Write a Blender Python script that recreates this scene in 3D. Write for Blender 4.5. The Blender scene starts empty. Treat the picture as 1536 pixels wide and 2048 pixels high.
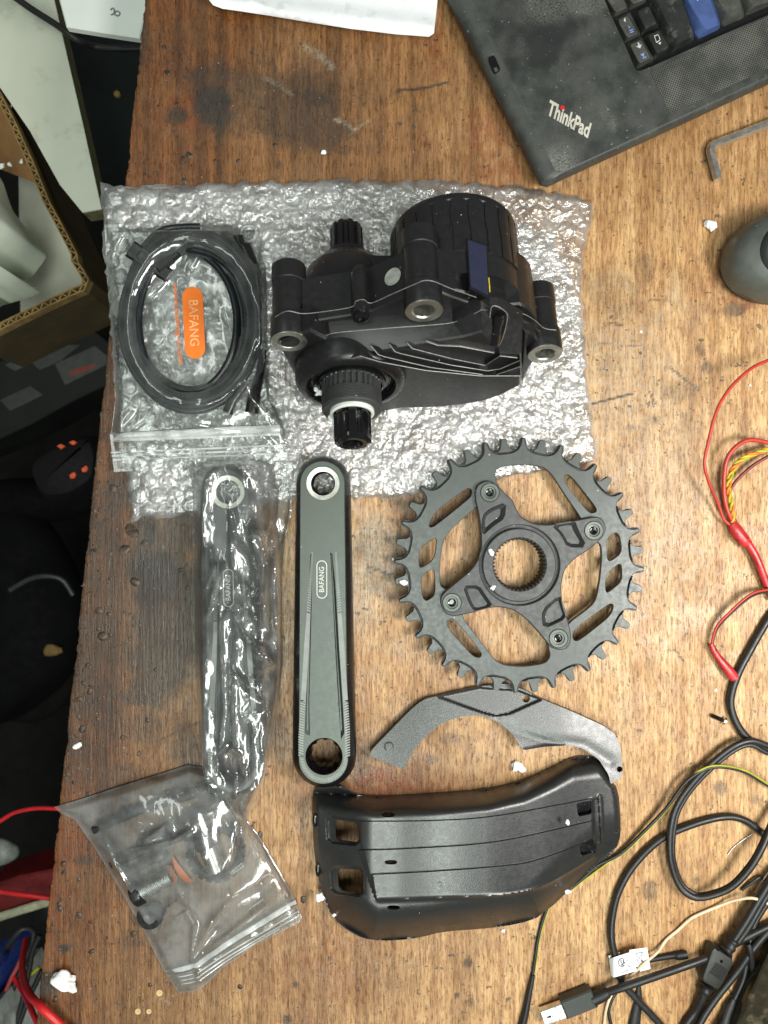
import bpy, math, random
import numpy as np
from mathutils import Vector, Matrix
from mathutils.geometry import tessellate_polygon, delaunay_2d_cdt

# ------------------------------------------------------------------ camera, world, lamps
SC = bpy.context.scene
COL = SC.collection
S = 0.001                       # the builders work in millimetres
K, H = 0.325, 520.0             # mm per photo pixel on the bench top, camera height in mm
cd = bpy.data.cameras.new('camera'); CAM = bpy.data.objects.new('camera', cd); COL.objects.link(CAM)
CAM.location = (0, 0, H*S); CAM.rotation_euler = (0, 0, 0)
cd.sensor_fit = 'VERTICAL'; cd.sensor_height = 24.0; cd.lens = 12.0/(1024*K/H)
cd.clip_start = 0.02; cd.clip_end = 20
cd.dof.use_dof = True; cd.dof.focus_distance = 0.495; cd.dof.aperture_fstop = 6.5
SC.camera = CAM
SC.view_settings.view_transform = 'Standard'; SC.view_settings.look = 'None'
SC.view_settings.exposure = 0.0; SC.view_settings.gamma = 1.0
try: SC.cycles.transparent_max_bounces = 24; SC.cycles.max_bounces = 10; SC.cycles.sample_clamp_indirect = 4.0
except Exception: pass
W = bpy.data.worlds.new('World'); SC.world = W; W.use_nodes = True
bg = W.node_tree.nodes['Background']; bg.inputs[0].default_value = (0.80, 0.86, 0.80, 1); bg.inputs[1].default_value = 0.20

def lamp(name, loc, target, energy, size, size_y=None, color=(1, 1, 1)):
    l = bpy.data.lights.new(name, 'AREA'); l.energy = energy; l.color = color
    l.size = size
    if size_y: l.shape = 'RECTANGLE'; l.size_y = size_y
    o = bpy.data.objects.new(name, l); COL.objects.link(o); o.location = loc
    d = Vector(target)-Vector(loc); o.rotation_euler = d.to_track_quat('-Z', 'Y').to_euler()
    return o
lamp('bench_lamp', (0.44, -0.10, 0.60), (0.08, 0, 0), 5.9, 0.18, 0.18, (1.0, 0.97, 0.925))
lamp('ceiling_tube', (0.08, -0.62, 1.55), (0.08, -0.62, 0), 23.0, 0.34, 1.2, (0.93, 1.0, 0.93))
lamp('ceiling_tube', (-0.75, 0.45, 1.55), (-0.75, 0.45, 0), 4.5, 0.2, 1.3, (0.93, 1.0, 0.93))

# ------------------------------------------------------------------ helpers
def P(px, py, z=0.0):
    s = K*(H-z)/H
    return ((px-768)*s, (1024-py)*s, z)
def PP(pts, z): return [P(x, y, z)[:2] for x, y in pts]
def crop(pts, ox, oy, sc): return [(ox+x/sc, oy+y/sc) for x, y in pts]
def lin(c): return tuple(((v/255)/12.92 if v <= 10 else ((v/255+.055)/1.055)**2.4) for v in c)

def h2(ix, iy, seed):
    n = (ix.astype(np.int64)*374761393+iy.astype(np.int64)*668265263+seed*982451653) & 0x7fffffff
    n = ((n ^ (n >> 13))*1274126177) & 0x7fffffff
    n = ((n ^ (n >> 16))*1911520717) & 0x7fffffff
    return ((n ^ (n >> 15)) & 0xffff)/65535.0
def vn(x, y, seed):
    x = np.asarray(x, float); y = np.asarray(y, float)
    ix = np.floor(x); iy = np.floor(y); fx = x-ix; fy = y-iy
    fx = fx*fx*(3-2*fx); fy = fy*fy*(3-2*fy)
    a = h2(ix, iy, seed); b = h2(ix+1, iy, seed); c = h2(ix, iy+1, seed); d = h2(ix+1, iy+1, seed)
    return (a*(1-fx)+b*fx)*(1-fy)+(c*(1-fx)+d*fx)*fy
def fbm(x, y, seed, o=3):
    r = 0; a = .5
    for k in range(o): r = r+a*vn(x*2**k, y*2**k, seed+k*17); a *= .5
    return r/(1-.5**o)
def facet(x, y, cell, seed):
    """faceted, creased noise: random heights on a warped triangle lattice, linear between"""
    x = np.asarray(x, float)/cell; y = np.asarray(y, float)/cell
    wx = x+1.1*(vn(x*.9, y*.9, seed+5)-.5)+.4*(vn(x*2.3, y*2.3, seed+6)-.5)
    wy = y+1.1*(vn(x*.9, y*.9, seed+7)-.5)+.4*(vn(x*2.3, y*2.3, seed+8)-.5)
    u = wx-wy*.57735; v = wy*1.1547
    iu = np.floor(u); iv = np.floor(v); fu = u-iu; fv = v-iv
    a = h2(iu, iv, seed); b = h2(iu+1, iv, seed); c = h2(iu, iv+1, seed); d = h2(iu+1, iv+1, seed)
    lo = a+(b-a)*fu+(c-a)*fv
    hi = d+(c-d)*(1-fu)+(b-d)*(1-fv)
    return np.where(fu+fv < 1, lo, hi)-.5
def ss(e0, e1, x):
    t = np.clip((np.asarray(x, float)-e0)/(e1-e0), 0, 1); return t*t*(3-2*t)
def segd(x, y, pts):
    """distance to a polyline, and how far along (0..1) the nearest point lies"""
    best = np.full(np.shape(x), 1e9); tt = np.zeros(np.shape(x)); n = len(pts)-1
    for i in range(n):
        (ax, ay), (bx, by) = pts[i], pts[i+1]
        dx, dy = bx-ax, by-ay; l = dx*dx+dy*dy+1e-9
        t = np.clip(((x-ax)*dx+(y-ay)*dy)/l, 0, 1)
        d = np.hypot(x-ax-t*dx, y-ay-t*dy)
        tt = np.where(d < best, (i+t)/n, tt); best = np.minimum(best, d)
    return best, tt
def inside(x, y, poly):
    c = np.zeros(np.shape(x), bool); n = len(poly)
    for i in range(n):
        (ax, ay), (bx, by) = poly[i], poly[(i+1) % n]
        if ay == by: continue
        c ^= ((ay > y) != (by > y)) & (x < (bx-ax)*(y-ay)/(by-ay)+ax)
    return c
def edged(x, y, poly):
    d, _ = segd(x, y, list(poly)+[poly[0]]); return np.where(inside(x, y, poly), d, -d)
def area(p): return .5*sum(p[i][0]*p[(i+1) % len(p)][1]-p[(i+1) % len(p)][0]*p[i][1] for i in range(len(p)))
def ccw(p): return list(p) if area(p) > 0 else list(p)[::-1]
def cw(p): return ccw(p)[::-1]
def chk(p, it=2, q=.22):
    for _ in range(it):
        o = []
        for i in range(len(p)):
            a, b = p[i], p[(i+1) % len(p)]
            o += [(a[0]+(b[0]-a[0])*q, a[1]+(b[1]-a[1])*q), (b[0]+(a[0]-b[0])*q, b[1]+(a[1]-b[1])*q)]
        p = o
    return p
def offset(p, d):
    o = []; n = len(p)
    for i in range(n):
        a, b, c = Vector(p[i-1]), Vector(p[i]), Vector(p[(i+1) % n])
        e1 = (b-a); e2 = (c-b)
        if e1.length < 1e-9 or e2.length < 1e-9: o.append(tuple(b)); continue
        e1.normalize(); e2.normalize()
        n1 = Vector((-e1.y, e1.x)); n2 = Vector((-e2.y, e2.x))
        m = (n1+n2)/max(.35, 1+n1.dot(n2)); o.append((b.x+m.x*d, b.y+m.y*d))
    return o
def circ(c, r, n=32, a0=0): return [(c[0]+r*math.cos(a0+i*2*math.pi/n), c[1]+r*math.sin(a0+i*2*math.pi/n)) for i in range(n)]
def spl(pts, step=2.0, closed=False):
    pts = [Vector(p) for p in pts]; n = len(pts); out = []
    rng = range(n if closed else n-1)
    for i in rng:
        if closed: a, b, c, d = pts[i-1], pts[i], pts[(i+1) % n], pts[(i+2) % n]
        else: a, b, c, d = pts[max(i-1, 0)], pts[i], pts[i+1], pts[min(i+2, n-1)]
        k = max(2, int((c-b).length/step))
        for j in range(k):
            t = j/k
            out.append(.5*((2*b)+(c-a)*t+(2*a-5*b+4*c-d)*t*t+(3*b-a-3*c+d)*t**3))
    if not closed: out.append(pts[-1])
    return out
def stadium(c1, r1, c2, r2, n=28):
    c1, c2 = Vector(c1), Vector(c2); d = c2-c1; L = d.length; d.normalize()
    base = math.atan2(d.y, d.x); al = math.acos((r1-r2)/L)
    o = []
    for i in range(n+1):
        a = base+al+(2*math.pi-2*al)*i/n; o.append((c1.x+r1*math.cos(a), c1.y+r1*math.sin(a)))
    for i in range(n+1):
        a = base-al+2*al*i/n; o.append((c2.x+r2*math.cos(a), c2.y+r2*math.sin(a)))
    return ccw(o)

_ico = {}
def ico(sub):
    if sub not in _ico:
        import bmesh
        b = bmesh.new(); bmesh.ops.create_icosphere(b, subdivisions=sub, radius=1)
        _ico[sub] = ([tuple(v.co) for v in b.verts], [tuple(x.index for x in f.verts) for f in b.faces]); b.free()
    return _ico[sub]
_txt = {}
def textmesh(s, bold=0.0):
    k = (s, bold)
    if k not in _txt:
        c = bpy.data.curves.new('t', 'FONT'); c.body = s; c.size = 1; c.align_x = 'CENTER'; c.align_y = 'CENTER'; c.offset = bold; c.resolution_u = 3
        o = bpy.data.objects.new('t', c); m = o.to_mesh()
        _txt[k] = ([(v.co.x, v.co.y) for v in m.vertices], [tuple(p.vertices) for p in m.polygons])
        o.to_mesh_clear(); bpy.data.objects.remove(o); bpy.data.curves.remove(c)
    return _txt[k]

class MB:
    def __init__(s, M=None): s.v = []; s.f = []; s.mi = []; s.M = M; s.slot = 0
    def add(s, vs, fs):
        o = len(s.v)
        if s.M is not None: vs = [tuple(s.M @ Vector(v)) for v in vs]
        s.v += [tuple(v) for v in vs]; s.f += [tuple(i+o for i in f) for f in fs]; s.mi += [s.slot]*len(fs)
        return s
    def tri_cap(s, loops, z, up=True):
        flat = [p for l in loops for p in l]
        if len(loops) > 1:
            k = 0; fc = []
            for l in loops: fc.append(list(range(k, k+len(l)))); k += len(l)
            r = delaunay_2d_cdt([Vector(p[:2]) for p in flat], [], fc, 2, 1e-5)
            flat = [(p.x, p.y) for p in r[0]]; tr = [f[:3] for f in r[2]]
        else: tr = tessellate_polygon([[Vector((p[0], p[1], 0)) for p in l] for l in loops])
        fs = []
        for a, b, c in tr:
            A, B, C = flat[a], flat[b], flat[c]
            cr = (B[0]-A[0])*(C[1]-A[1])-(B[1]-A[1])*(C[0]-A[0])
            if abs(cr) < 1e-12: continue
            fs.append((a, b, c) if (cr > 0) == up else (a, c, b))
        zf = z if callable(z) else (lambda x, y: z)
        s.add([(p[0], p[1], zf(p[0], p[1])) for p in flat], fs)
    def prism(s, outer, z0, z1, bev=0.0, holes=(), bottom=False, top=True):
        loops = [ccw(outer)]+[cw(h) for h in holes]; tops = []
        for l in loops:
            rings = [(l, z0)]
            if bev > 0: rings += [(l, z1-bev), (offset(l, bev), z1)]
            else: rings += [(l, z1)]
            n = len(l); vs = [(p[0], p[1], z) for r, z in rings for p in r]; fs = []
            for k in range(len(rings)-1):
                for i in range(n):
                    j = (i+1) % n; fs.append((k*n+i, k*n+j, (k+1)*n+j, (k+1)*n+i))
            s.add(vs, fs); tops.append(rings[-1][0])
        if top: s.tri_cap(tops, z1)
        if bottom: s.tri_cap(loops, z0, False)
        return s
    def pocket(s, rim, floor, z1, z0):
        """recess: wall from the rim loop down to the floor loop (same count), and its floor"""
        n = len(rim); vs = [(p[0], p[1], z1) for p in rim]+[(p[0], p[1], z0) for p in floor]
        sg = area(rim) > 0; fs = []
        for i in range(n):
            j = (i+1) % n; f = (i, j, n+j, n+i); fs.append(f[::-1] if sg else f)
        s.add(vs, fs); s.tri_cap([floor], z0); return s
    def loft(s, loops, cap0=True, cap1=True):
        n = len(loops[0]); vs = [tuple(p) for l in loops for p in l]; fs = []
        for k in range(len(loops)-1):
            for i in range(n):
                j = (i+1) % n; fs.append((k*n+i, k*n+j, (k+1)*n+j, (k+1)*n+i))
        if cap0: fs.append(tuple(range(n))[::-1])
        if cap1: fs.append(tuple((len(loops)-1)*n+i for i in range(n)))
        s.add(vs, fs); return s
    def tube(s, pts, r, n=8, closed=False, flat=1.0, up=(0, 0, 1)):
        pts = [Vector(p) for p in pts]; m = len(pts); rr = r if isinstance(r, (list, tuple)) else [r]*m
        vs = []; up = Vector(up)
        for i in range(m):
            t = (pts[(i+1) % m]-pts[i-1]) if closed else (pts[min(i+1, m-1)]-pts[max(i-1, 0)])
            if t.length < 1e-9: t = Vector((1, 0, 0))
            t.normalize(); a = t.cross(up)
            if a.length < .05: a = t.cross(Vector((0, 1, 0)))
            a.normalize(); b = a.cross(t)
            for k in range(n):
                q = 2*math.pi*k/n; vs.append(pts[i]+a*(math.cos(q)*rr[i])+b*(math.sin(q)*rr[i]*flat))
        fs = []
        for i in range(m if closed else m-1):
            for k in range(n):
                j = (i+1) % m; l = (k+1) % n; fs.append((i*n+k, i*n+l, j*n+l, j*n+k))
        if not closed: fs += [tuple(range(n))[::-1], tuple((m-1)*n+k for k in range(n))]
        s.add(vs, fs); return s
    def lathe(s, prof, c=(0, 0), n=40, mod=None, cap=True):
        """rings (r, z) about an axis along z at c; mod(angle, ring) scales the radius"""
        vs = []; fs = []; m = len(prof)
        for k, (r, z) in enumerate(prof):
            for i in range(n):
                a = 2*math.pi*i/n; q = r*(mod(a, k) if mod else 1); vs.append((c[0]+q*math.cos(a), c[1]+q*math.sin(a), z))
        for k in range(m-1):
            for i in range(n):
                j = (i+1) % n; fs.append((k*n+i, k*n+j, (k+1)*n+j, (k+1)*n+i))
        if cap: fs += [tuple(range(n))[::-1], tuple((m-1)*n+i for i in range(n))]
        s.add(vs, fs); return s
    def box(s, c, d, rz=0.0, tilt=None, bev=0.0):
        x, y, z = d[0]/2, d[1]/2, d[2]/2; R = Matrix.Rotation(rz, 3, 'Z')
        if tilt is not None: R = R @ tilt
        if bev > 0:
            lo = []
            for zz, k in ((-z, bev), (-z+bev, 0), (z-bev, 0), (z, bev)):
                lo.append([Vector(c)+R @ Vector(p) for p in ((-x+k, -y+k, zz), (x-k, -y+k, zz), (x-k, y-k, zz), (-x+k, y-k, zz))])
            return s.loft(lo)
        vs = [Vector(c)+R @ Vector((i*x, j*y, k*z)) for k in (-1, 1) for i, j in ((-1, -1), (1, -1), (1, 1), (-1, 1))]
        return s.add(vs, [(3, 2, 1, 0), (4, 5, 6, 7), (0, 1, 5, 4), (1, 2, 6, 5), (2, 3, 7, 6), (3, 0, 4, 7)])
    def flake(s, c, r, seed=0, sq=(1, 1, .7), sub=4):
        """torn foam: a lump cut by random planes, with a crumbled grain"""
        v, f = ico(sub); rn = random.Random(seed); pl = [(Vector((rn.gauss(0, 1), rn.gauss(0, 1), rn.gauss(0, .7))).normalized(), rn.uniform(.42, .95)) for _ in range(13)]
        bu = [(Vector((rn.gauss(0, 1), rn.gauss(0, 1), rn.gauss(0, .5))).normalized(), rn.uniform(.15, .55)) for _ in range(7)]; A = np.array(v); o = []
        gr = facet(A[:, 0]*3+A[:, 2]*1.7+seed, A[:, 1]*3-A[:, 2]*1.3, .8, seed)*.22+facet(A[:, 0]*3-A[:, 2], A[:, 1]*3+A[:, 2]*2, .35, seed+1)*.10
        for p, g in zip(v, gr):
            q = Vector(p); k = 1.05
            for d, w in pl:
                t = q.dot(d)
                if t > 1e-3: k = min(k, w/t)
            k += sum(max(0, q.dot(d))**9*w for d, w in bu)+g
            o.append((c[0]+q.x*k*r*sq[0], c[1]+q.y*k*r*sq[1], max(c[2]+q.z*k*r*sq[2], c[2]-r*.5)))
        return s.add(o, f)
    def blob(s, c, r, seed=0, sub=2, sq=(1, 1, .7), rough=.35):
        v, f = ico(sub); rn = random.Random(seed); pl = [(Vector((rn.gauss(0, 1), rn.gauss(0, 1), rn.gauss(0, 1))).normalized(), rn.uniform(-1, 1)) for _ in range(9)]
        out = []
        for p in v:
            q = Vector(p); k = 1+rough*sum(max(0, q.dot(d))**3*w for d, w in pl)
            out.append((c[0]+q.x*k*r*sq[0], c[1]+q.y*k*r*sq[1], c[2]+q.z*k*r*sq[2]))
        return s.add(out, f)
    def text(s, t, size, fn, bold=0.0, sx=1.0):
        v, f = textmesh(t, bold)
        return s.add([fn(x*size*sx, y*size) for x, y in v], f)
    def build(s, name, mats, parent=None, ang=32, org=None, kind=None):
        v = np.array(s.v, float)
        if parent is None:
            if org is None: lo = v.min(0); hi = v.max(0); org = ((lo[0]+hi[0])/2, (lo[1]+hi[1])/2, lo[2])
            L = np.array(org, float)
        else: L = ORG[parent.name]
        me = bpy.data.meshes.new(name); me.from_pydata(((v-L)*S).tolist(), [], s.f)
        if not isinstance(mats, (list, tuple)): mats = [mats]
        for m in mats: me.materials.append(m)
        if len(mats) > 1: me.polygons.foreach_set('material_index', s.mi)
        fin(me, ang)
        o = bpy.data.objects.new(name, me); COL.objects.link(o)
        if parent is None: o.location = Vector(L)*S
        else: o.parent = parent
        ORG[o.name] = L
        if kind: o['kind'] = kind
        return o
ORG = {}
def fin(me, ang):
    me.polygons.foreach_set('use_smooth', [True]*len(me.polygons))
    me.update()
    me.set_sharp_from_angle(angle=math.radians(ang))
def fastmesh(name, X, Y, Z, m, parent=None, attr=None, kind=None, mask=None):
    """structured grid sheet"""
    r, c = X.shape; v = np.stack([X, Y, Z], -1).reshape(-1, 3)
    i = np.arange(r*c).reshape(r, c)
    q = np.stack([i[:-1, :-1], i[:-1, 1:], i[1:, 1:], i[1:, :-1]], -1).reshape(-1, 4)
    if mask is not None: q = q[mask.reshape(-1)]
    a, b, d = v[q[0, 0]], v[q[0, 1]], v[q[0, 2]]
    if np.cross(b-a, d-a)[2] < 0: q = q[:, ::-1]
    lo = v.min(0); hi = v.max(0)
    L = ORG[parent.name] if parent is not None else np.array(((lo[0]+hi[0])/2, (lo[1]+hi[1])/2, lo[2]))
    me = bpy.data.meshes.new(name); nf = len(q)
    me.vertices.add(len(v)); me.vertices.foreach_set('co', ((v-L)*S).ravel())
    me.loops.add(nf*4); me.loops.foreach_set('vertex_index', q.ravel().astype(np.int32))
    me.polygons.add(nf); me.polygons.foreach_set('loop_start', np.arange(0, nf*4, 4, dtype=np.int32))
    me.polygons.foreach_set('use_smooth', np.ones(nf, bool))
    me.update(calc_edges=True); me.validate()
    if attr is not None:
        at = me.color_attributes.new('marks', 'FLOAT_COLOR', 'POINT'); at.data.foreach_set('color', attr.reshape(-1, 4).ravel())
    me.materials.append(m)
    o = bpy.data.objects.new(name, me); COL.objects.link(o); ORG[o.name] = L
    if parent is not None: o.parent = parent
    else: o.location = Vector(L)*S
    if kind: o['kind'] = kind
    return o
def shell(mb, outer, holes, zf, step=4.0, thick=2.0, to=None, seed=1, cons=()):
    """curved sheet over an outline in photo pixels, height from zf(px, py); edge turned down by thick"""
    to = to or P
    def dens(l):
        o = []
        for i in range(len(l)):
            a, b = l[i], l[(i+1) % len(l)]; n = max(1, int(math.hypot(b[0]-a[0], b[1]-a[1])/step+.5))
            o += [(a[0]+(b[0]-a[0])*k/n, a[1]+(b[1]-a[1])*k/n) for k in range(n)]
        return o
    loops = [dens(ccw(outer))]+[dens(cw(h)) for h in holes]
    vs = []; ed = []; fc = []
    for l in loops:
        o = len(vs); vs += l; fc.append(list(range(o, o+len(l))))
    xs = np.array([p[0] for p in loops[0]]); ys = np.array([p[1] for p in loops[0]])
    gx, gy = np.meshgrid(np.arange(xs.min(), xs.max(), step), np.arange(ys.min(), ys.max(), step*.866))
    gx = gx+(np.arange(gx.shape[0]) % 2)[:, None]*step*.5
    gx = gx.ravel(); gy = gy.ravel()
    k = edged(gx, gy, loops[0]) > step*.55
    for h in loops[1:]: k &= edged(gx, gy, h) < -step*.55
    for l in cons:      # crease lines the mesh must follow
        k &= segd(gx, gy, l)[0] > step*.5
    for l in cons:
        o = len(vs); d = []
        for a, b in zip(l[:-1], l[1:]):
            n = max(1, int(math.hypot(b[0]-a[0], b[1]-a[1])/(step*1.5))); d += [(a[0]+(b[0]-a[0])*i/n, a[1]+(b[1]-a[1])*i/n) for i in range(n)]
        d.append(l[-1]); vs += d; ed += [(o+i, o+i+1) for i in range(len(d)-1)]
    vs += list(zip(gx[k].tolist(), gy[k].tolist()))
    r = delaunay_2d_cdt([Vector(p) for p in vs], ed, fc, 2, 1e-4)
    V = [(p.x, p.y) for p in r[0]]; F = [tuple(f) for f in r[2]]
    A = np.array(V); z = np.asarray(zf(A[:, 0], A[:, 1]), float)*np.ones(len(A))
    W3 = [to(p[0], p[1], q) for p, q in zip(V, z)]
    out = []
    for f in F:
        a, b, c = (W3[i] for i in f[:3])
        out.append(f if (b[0]-a[0])*(c[1]-a[1])-(b[1]-a[1])*(c[0]-a[0]) > 0 else f[::-1])
    if thick > 0:
        cnt = {}
        for f in out:
            for i in range(len(f)):
                e = (f[i], f[(i+1) % len(f)]); cnt[e] = 1
        low = {}; n0 = len(W3); ext = []
        for (a, b) in list(cnt):
            if (b, a) not in cnt:
                for q in (a, b):
                    if q not in low:
                        low[q] = n0+len(ext); p = W3[q]; ext.append((p[0], p[1], max(p[2]-thick, .05)))
                out.append((b, a, low[a], low[b]))
        W3 = W3+ext
    mb.add(W3, out); return mb
def tag(o, label, cat, group=None, kind=None):
    o['label'] = label
    if cat: o['category'] = cat
    if group: o['group'] = group
    if kind: o['kind'] = kind
    return o
def thing(name, label, cat, loc, group=None):
    o = bpy.data.objects.new(name, None); COL.objects.link(o); o.location = Vector(loc)*S; o.empty_display_size = .01
    ORG[o.name] = np.array(loc, float); return tag(o, label, cat, group)
def copy_tree(o, parent=None):
    c = o.copy(); COL.objects.link(c); ORG[c.name] = ORG[o.name]
    if parent is not None: c.parent = parent
    for ch in [x for x in bpy.data.objects if x.parent == o]: copy_tree(ch, c)
    return c

# ------------------------------------------------------------------ materials
def nt(name):
    m = bpy.data.materials.new(name); m.use_nodes = True; t = m.node_tree; t.nodes.clear()
    out = t.nodes.new('ShaderNodeOutputMaterial'); return m, t, out
def N(t, kind, **kw):
    n = t.nodes.new(kind)
    for k, v in kw.items():
        if k.startswith('i_'): n.inputs[k[2:]].default_value = v
        else: setattr(n, k, v)
    return n
def mathn(t, op, a, b=None, clamp=False):
    n = t.nodes.new('ShaderNodeMath'); n.operation = op; n.use_clamp = clamp
    for i, x in enumerate((a, b)):
        if x is None: continue
        if isinstance(x, (int, float)): n.inputs[i].default_value = x
        else: t.links.new(x, n.inputs[i])
    return n.outputs[0]
def mixc(t, f, a, b, mode='MIX'):
    n = t.nodes.new('ShaderNodeMix'); n.data_type = 'RGBA'; n.blend_type = mode
    for i, x in ((0, f), (6, a), (7, b)):
        if isinstance(x, (int, float)): n.inputs[i].default_value = x
        elif isinstance(x, tuple): n.inputs[i].default_value = (*x[:3], 1)
        else: t.links.new(x, n.inputs[i])
    return n.outputs[2]
def coords(t, scale=1000.0, rot=0.0, sx=1, sy=1, sz=1):
    tc = t.nodes.new('ShaderNodeTexCoord'); mp = t.nodes.new('ShaderNodeMapping'); mp.vector_type = 'POINT'
    mp.inputs['Rotation'].default_value = (0, 0, rot); mp.inputs['Scale'].default_value = (scale*sx, scale*sy, scale*sz)
    t.links.new(tc.outputs['Object'], mp.inputs['Vector']); return mp.outputs[0]
def noise(t, vec, scale, detail=3, rough=.55):
    n = t.nodes.new('ShaderNodeTexNoise'); n.inputs['Scale'].default_value = scale; n.inputs['Detail'].default_value = detail; n.inputs['Roughness'].default_value = rough
    t.links.new(vec, n.inputs['Vector']); return n.outputs[0]
def ramp(t, v, a, b, lo=0.0, hi=1.0):
    n = t.nodes.new('ShaderNodeMapRange'); n.clamp = True; n.interpolation_type = 'SMOOTHSTEP'
    n.inputs[1].default_value = a; n.inputs[2].default_value = b; n.inputs[3].default_value = lo; n.inputs[4].default_value = hi
    t.links.new(v, n.inputs[0]); return n.outputs[0]
def bumpn(t, h, dist, strength=1.0):
    n = t.nodes.new('ShaderNodeBump'); n.inputs['Distance'].default_value = dist*S; n.inputs['Strength'].default_value = strength
    t.links.new(h, n.inputs['Height']); return n.outputs[0]
def mat(name, col, rough=.5, metal=0.0, spec=.5, bump=0.0, bs=1.5, var=.25, vs=.12, rvar=.06, dust=0.0, coat=0.0, trans=0.0, dirt=None):
    """col in sRGB 0-255; bump in mm at bs per mm; var: brightness mottling at vs per mm; dust: pale specks"""
    m, t, out = nt(name); b = N(t, 'ShaderNodeBsdfPrincipled'); c = coords(t); base = lin(col)
    n1 = noise(t, c, vs, 4, .6); v = ramp(t, n1, .3, .7, 1-var, 1+var)
    cc = mixc(t, 1.0, base, (1, 1, 1), 'MULTIPLY')
    cn = t.nodes.new('ShaderNodeVectorMath'); cn.operation = 'SCALE'; cn.inputs[0].default_value = base; t.links.new(v, cn.inputs['Scale']); cc = cn.outputs[0]
    if dirt: cc = mixc(t, ramp(t, noise(t, c, dirt[1], 4, .65), .52, .68, 0, dirt[2]), cc, lin(dirt[0]))
    if dust > 0:
        vo = t.nodes.new('ShaderNodeTexVoronoi'); vo.inputs['Scale'].default_value = .45; t.links.new(c, vo.inputs['Vector'])
        sx = t.nodes.new('ShaderNodeSeparateColor'); t.links.new(vo.outputs['Color'], sx.inputs[0])
        sel = mathn(t, 'GREATER_THAN', sx.outputs[0], 1-dust)
        rad = mathn(t, 'LESS_THAN', vo.outputs['Distance'], mathn(t, 'MULTIPLY', sx.outputs[1], .16))
        cc = mixc(t, mathn(t, 'MULTIPLY', sel, rad), cc, (.55, .55, .53))
    t.links.new(cc, b.inputs['Base Color'])
    t.links.new(ramp(t, noise(t, c, vs*2.7, 3), .3, .7, max(.02, rough-rvar), min(1, rough+rvar)), b.inputs['Roughness'])
    b.inputs['Metallic'].default_value = metal; b.inputs['Specular IOR Level'].default_value = spec
    b.inputs['Coat Weight'].default_value = coat; b.inputs['Coat Roughness'].default_value = .08
    if trans: b.inputs['Subsurface Weight'].default_value = trans; b.inputs['Subsurface Radius'].default_value = (.003, .003, .003); b.inputs['Subsurface Scale'].default_value = .5
    if bump > 0: t.links.new(bumpn(t, noise(t, c, bs, 3, .6), bump), b.inputs['Normal'])
    t.links.new(b.outputs[0], out.inputs[0]); return m
def film(name, haze=.12, tint=(.97, .98, .97), refl=.9, rough=.10, bump=.25, bs=.5, base=.05, hazecol=(.8, .83, .82)):
    """clear plastic sheet: see-through, a little milky, with sharp reflections"""
    m, t, out = nt(name); c = coords(t)
    tr = N(t, 'ShaderNodeBsdfTransparent'); tr.inputs[0].default_value = (*tint, 1)
    df = N(t, 'ShaderNodeBsdfDiffuse'); df.inputs[0].default_value = (*hazecol, 1)
    tl = N(t, 'ShaderNodeBsdfTranslucent'); tl.inputs[0].default_value = (*hazecol, 1)
    dm = N(t, 'ShaderNodeMixShader'); dm.inputs[0].default_value = .4; t.links.new(df.outputs[0], dm.inputs[1]); t.links.new(tl.outputs[0], dm.inputs[2])
    gl = N(t, 'ShaderNodeBsdfGlossy'); gl.inputs['Roughness'].default_value = rough; gl.inputs[0].default_value = (1, 1, 1, 1)
    nb = bumpn(t, noise(t, c, bs, 4, .6), bump)
    t.links.new(nb, gl.inputs['Normal'])
    lw = N(t, 'ShaderNodeFresnel'); lw.inputs[0].default_value = 1.5; t.links.new(nb, lw.inputs['Normal'])
    m1 = N(t, 'ShaderNodeMixShader'); t.links.new(ramp(t, noise(t, c, .07, 3), .3, .7, haze*.5, haze*1.5), m1.inputs[0])
    t.links.new(tr.outputs[0], m1.inputs[1]); t.links.new(dm.outputs[0], m1.inputs[2])
    m2 = N(t, 'ShaderNodeMixShader'); f = mathn(t, 'ADD', mathn(t, 'MULTIPLY', lw.outputs[0], refl), base, True); t.links.new(f, m2.inputs[0])
    t.links.new(m1.outputs[0], m2.inputs[1]); t.links.new(gl.outputs[0], m2.inputs[2]); t.links.new(m2.outputs[0], out.inputs[0])
    return m

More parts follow.
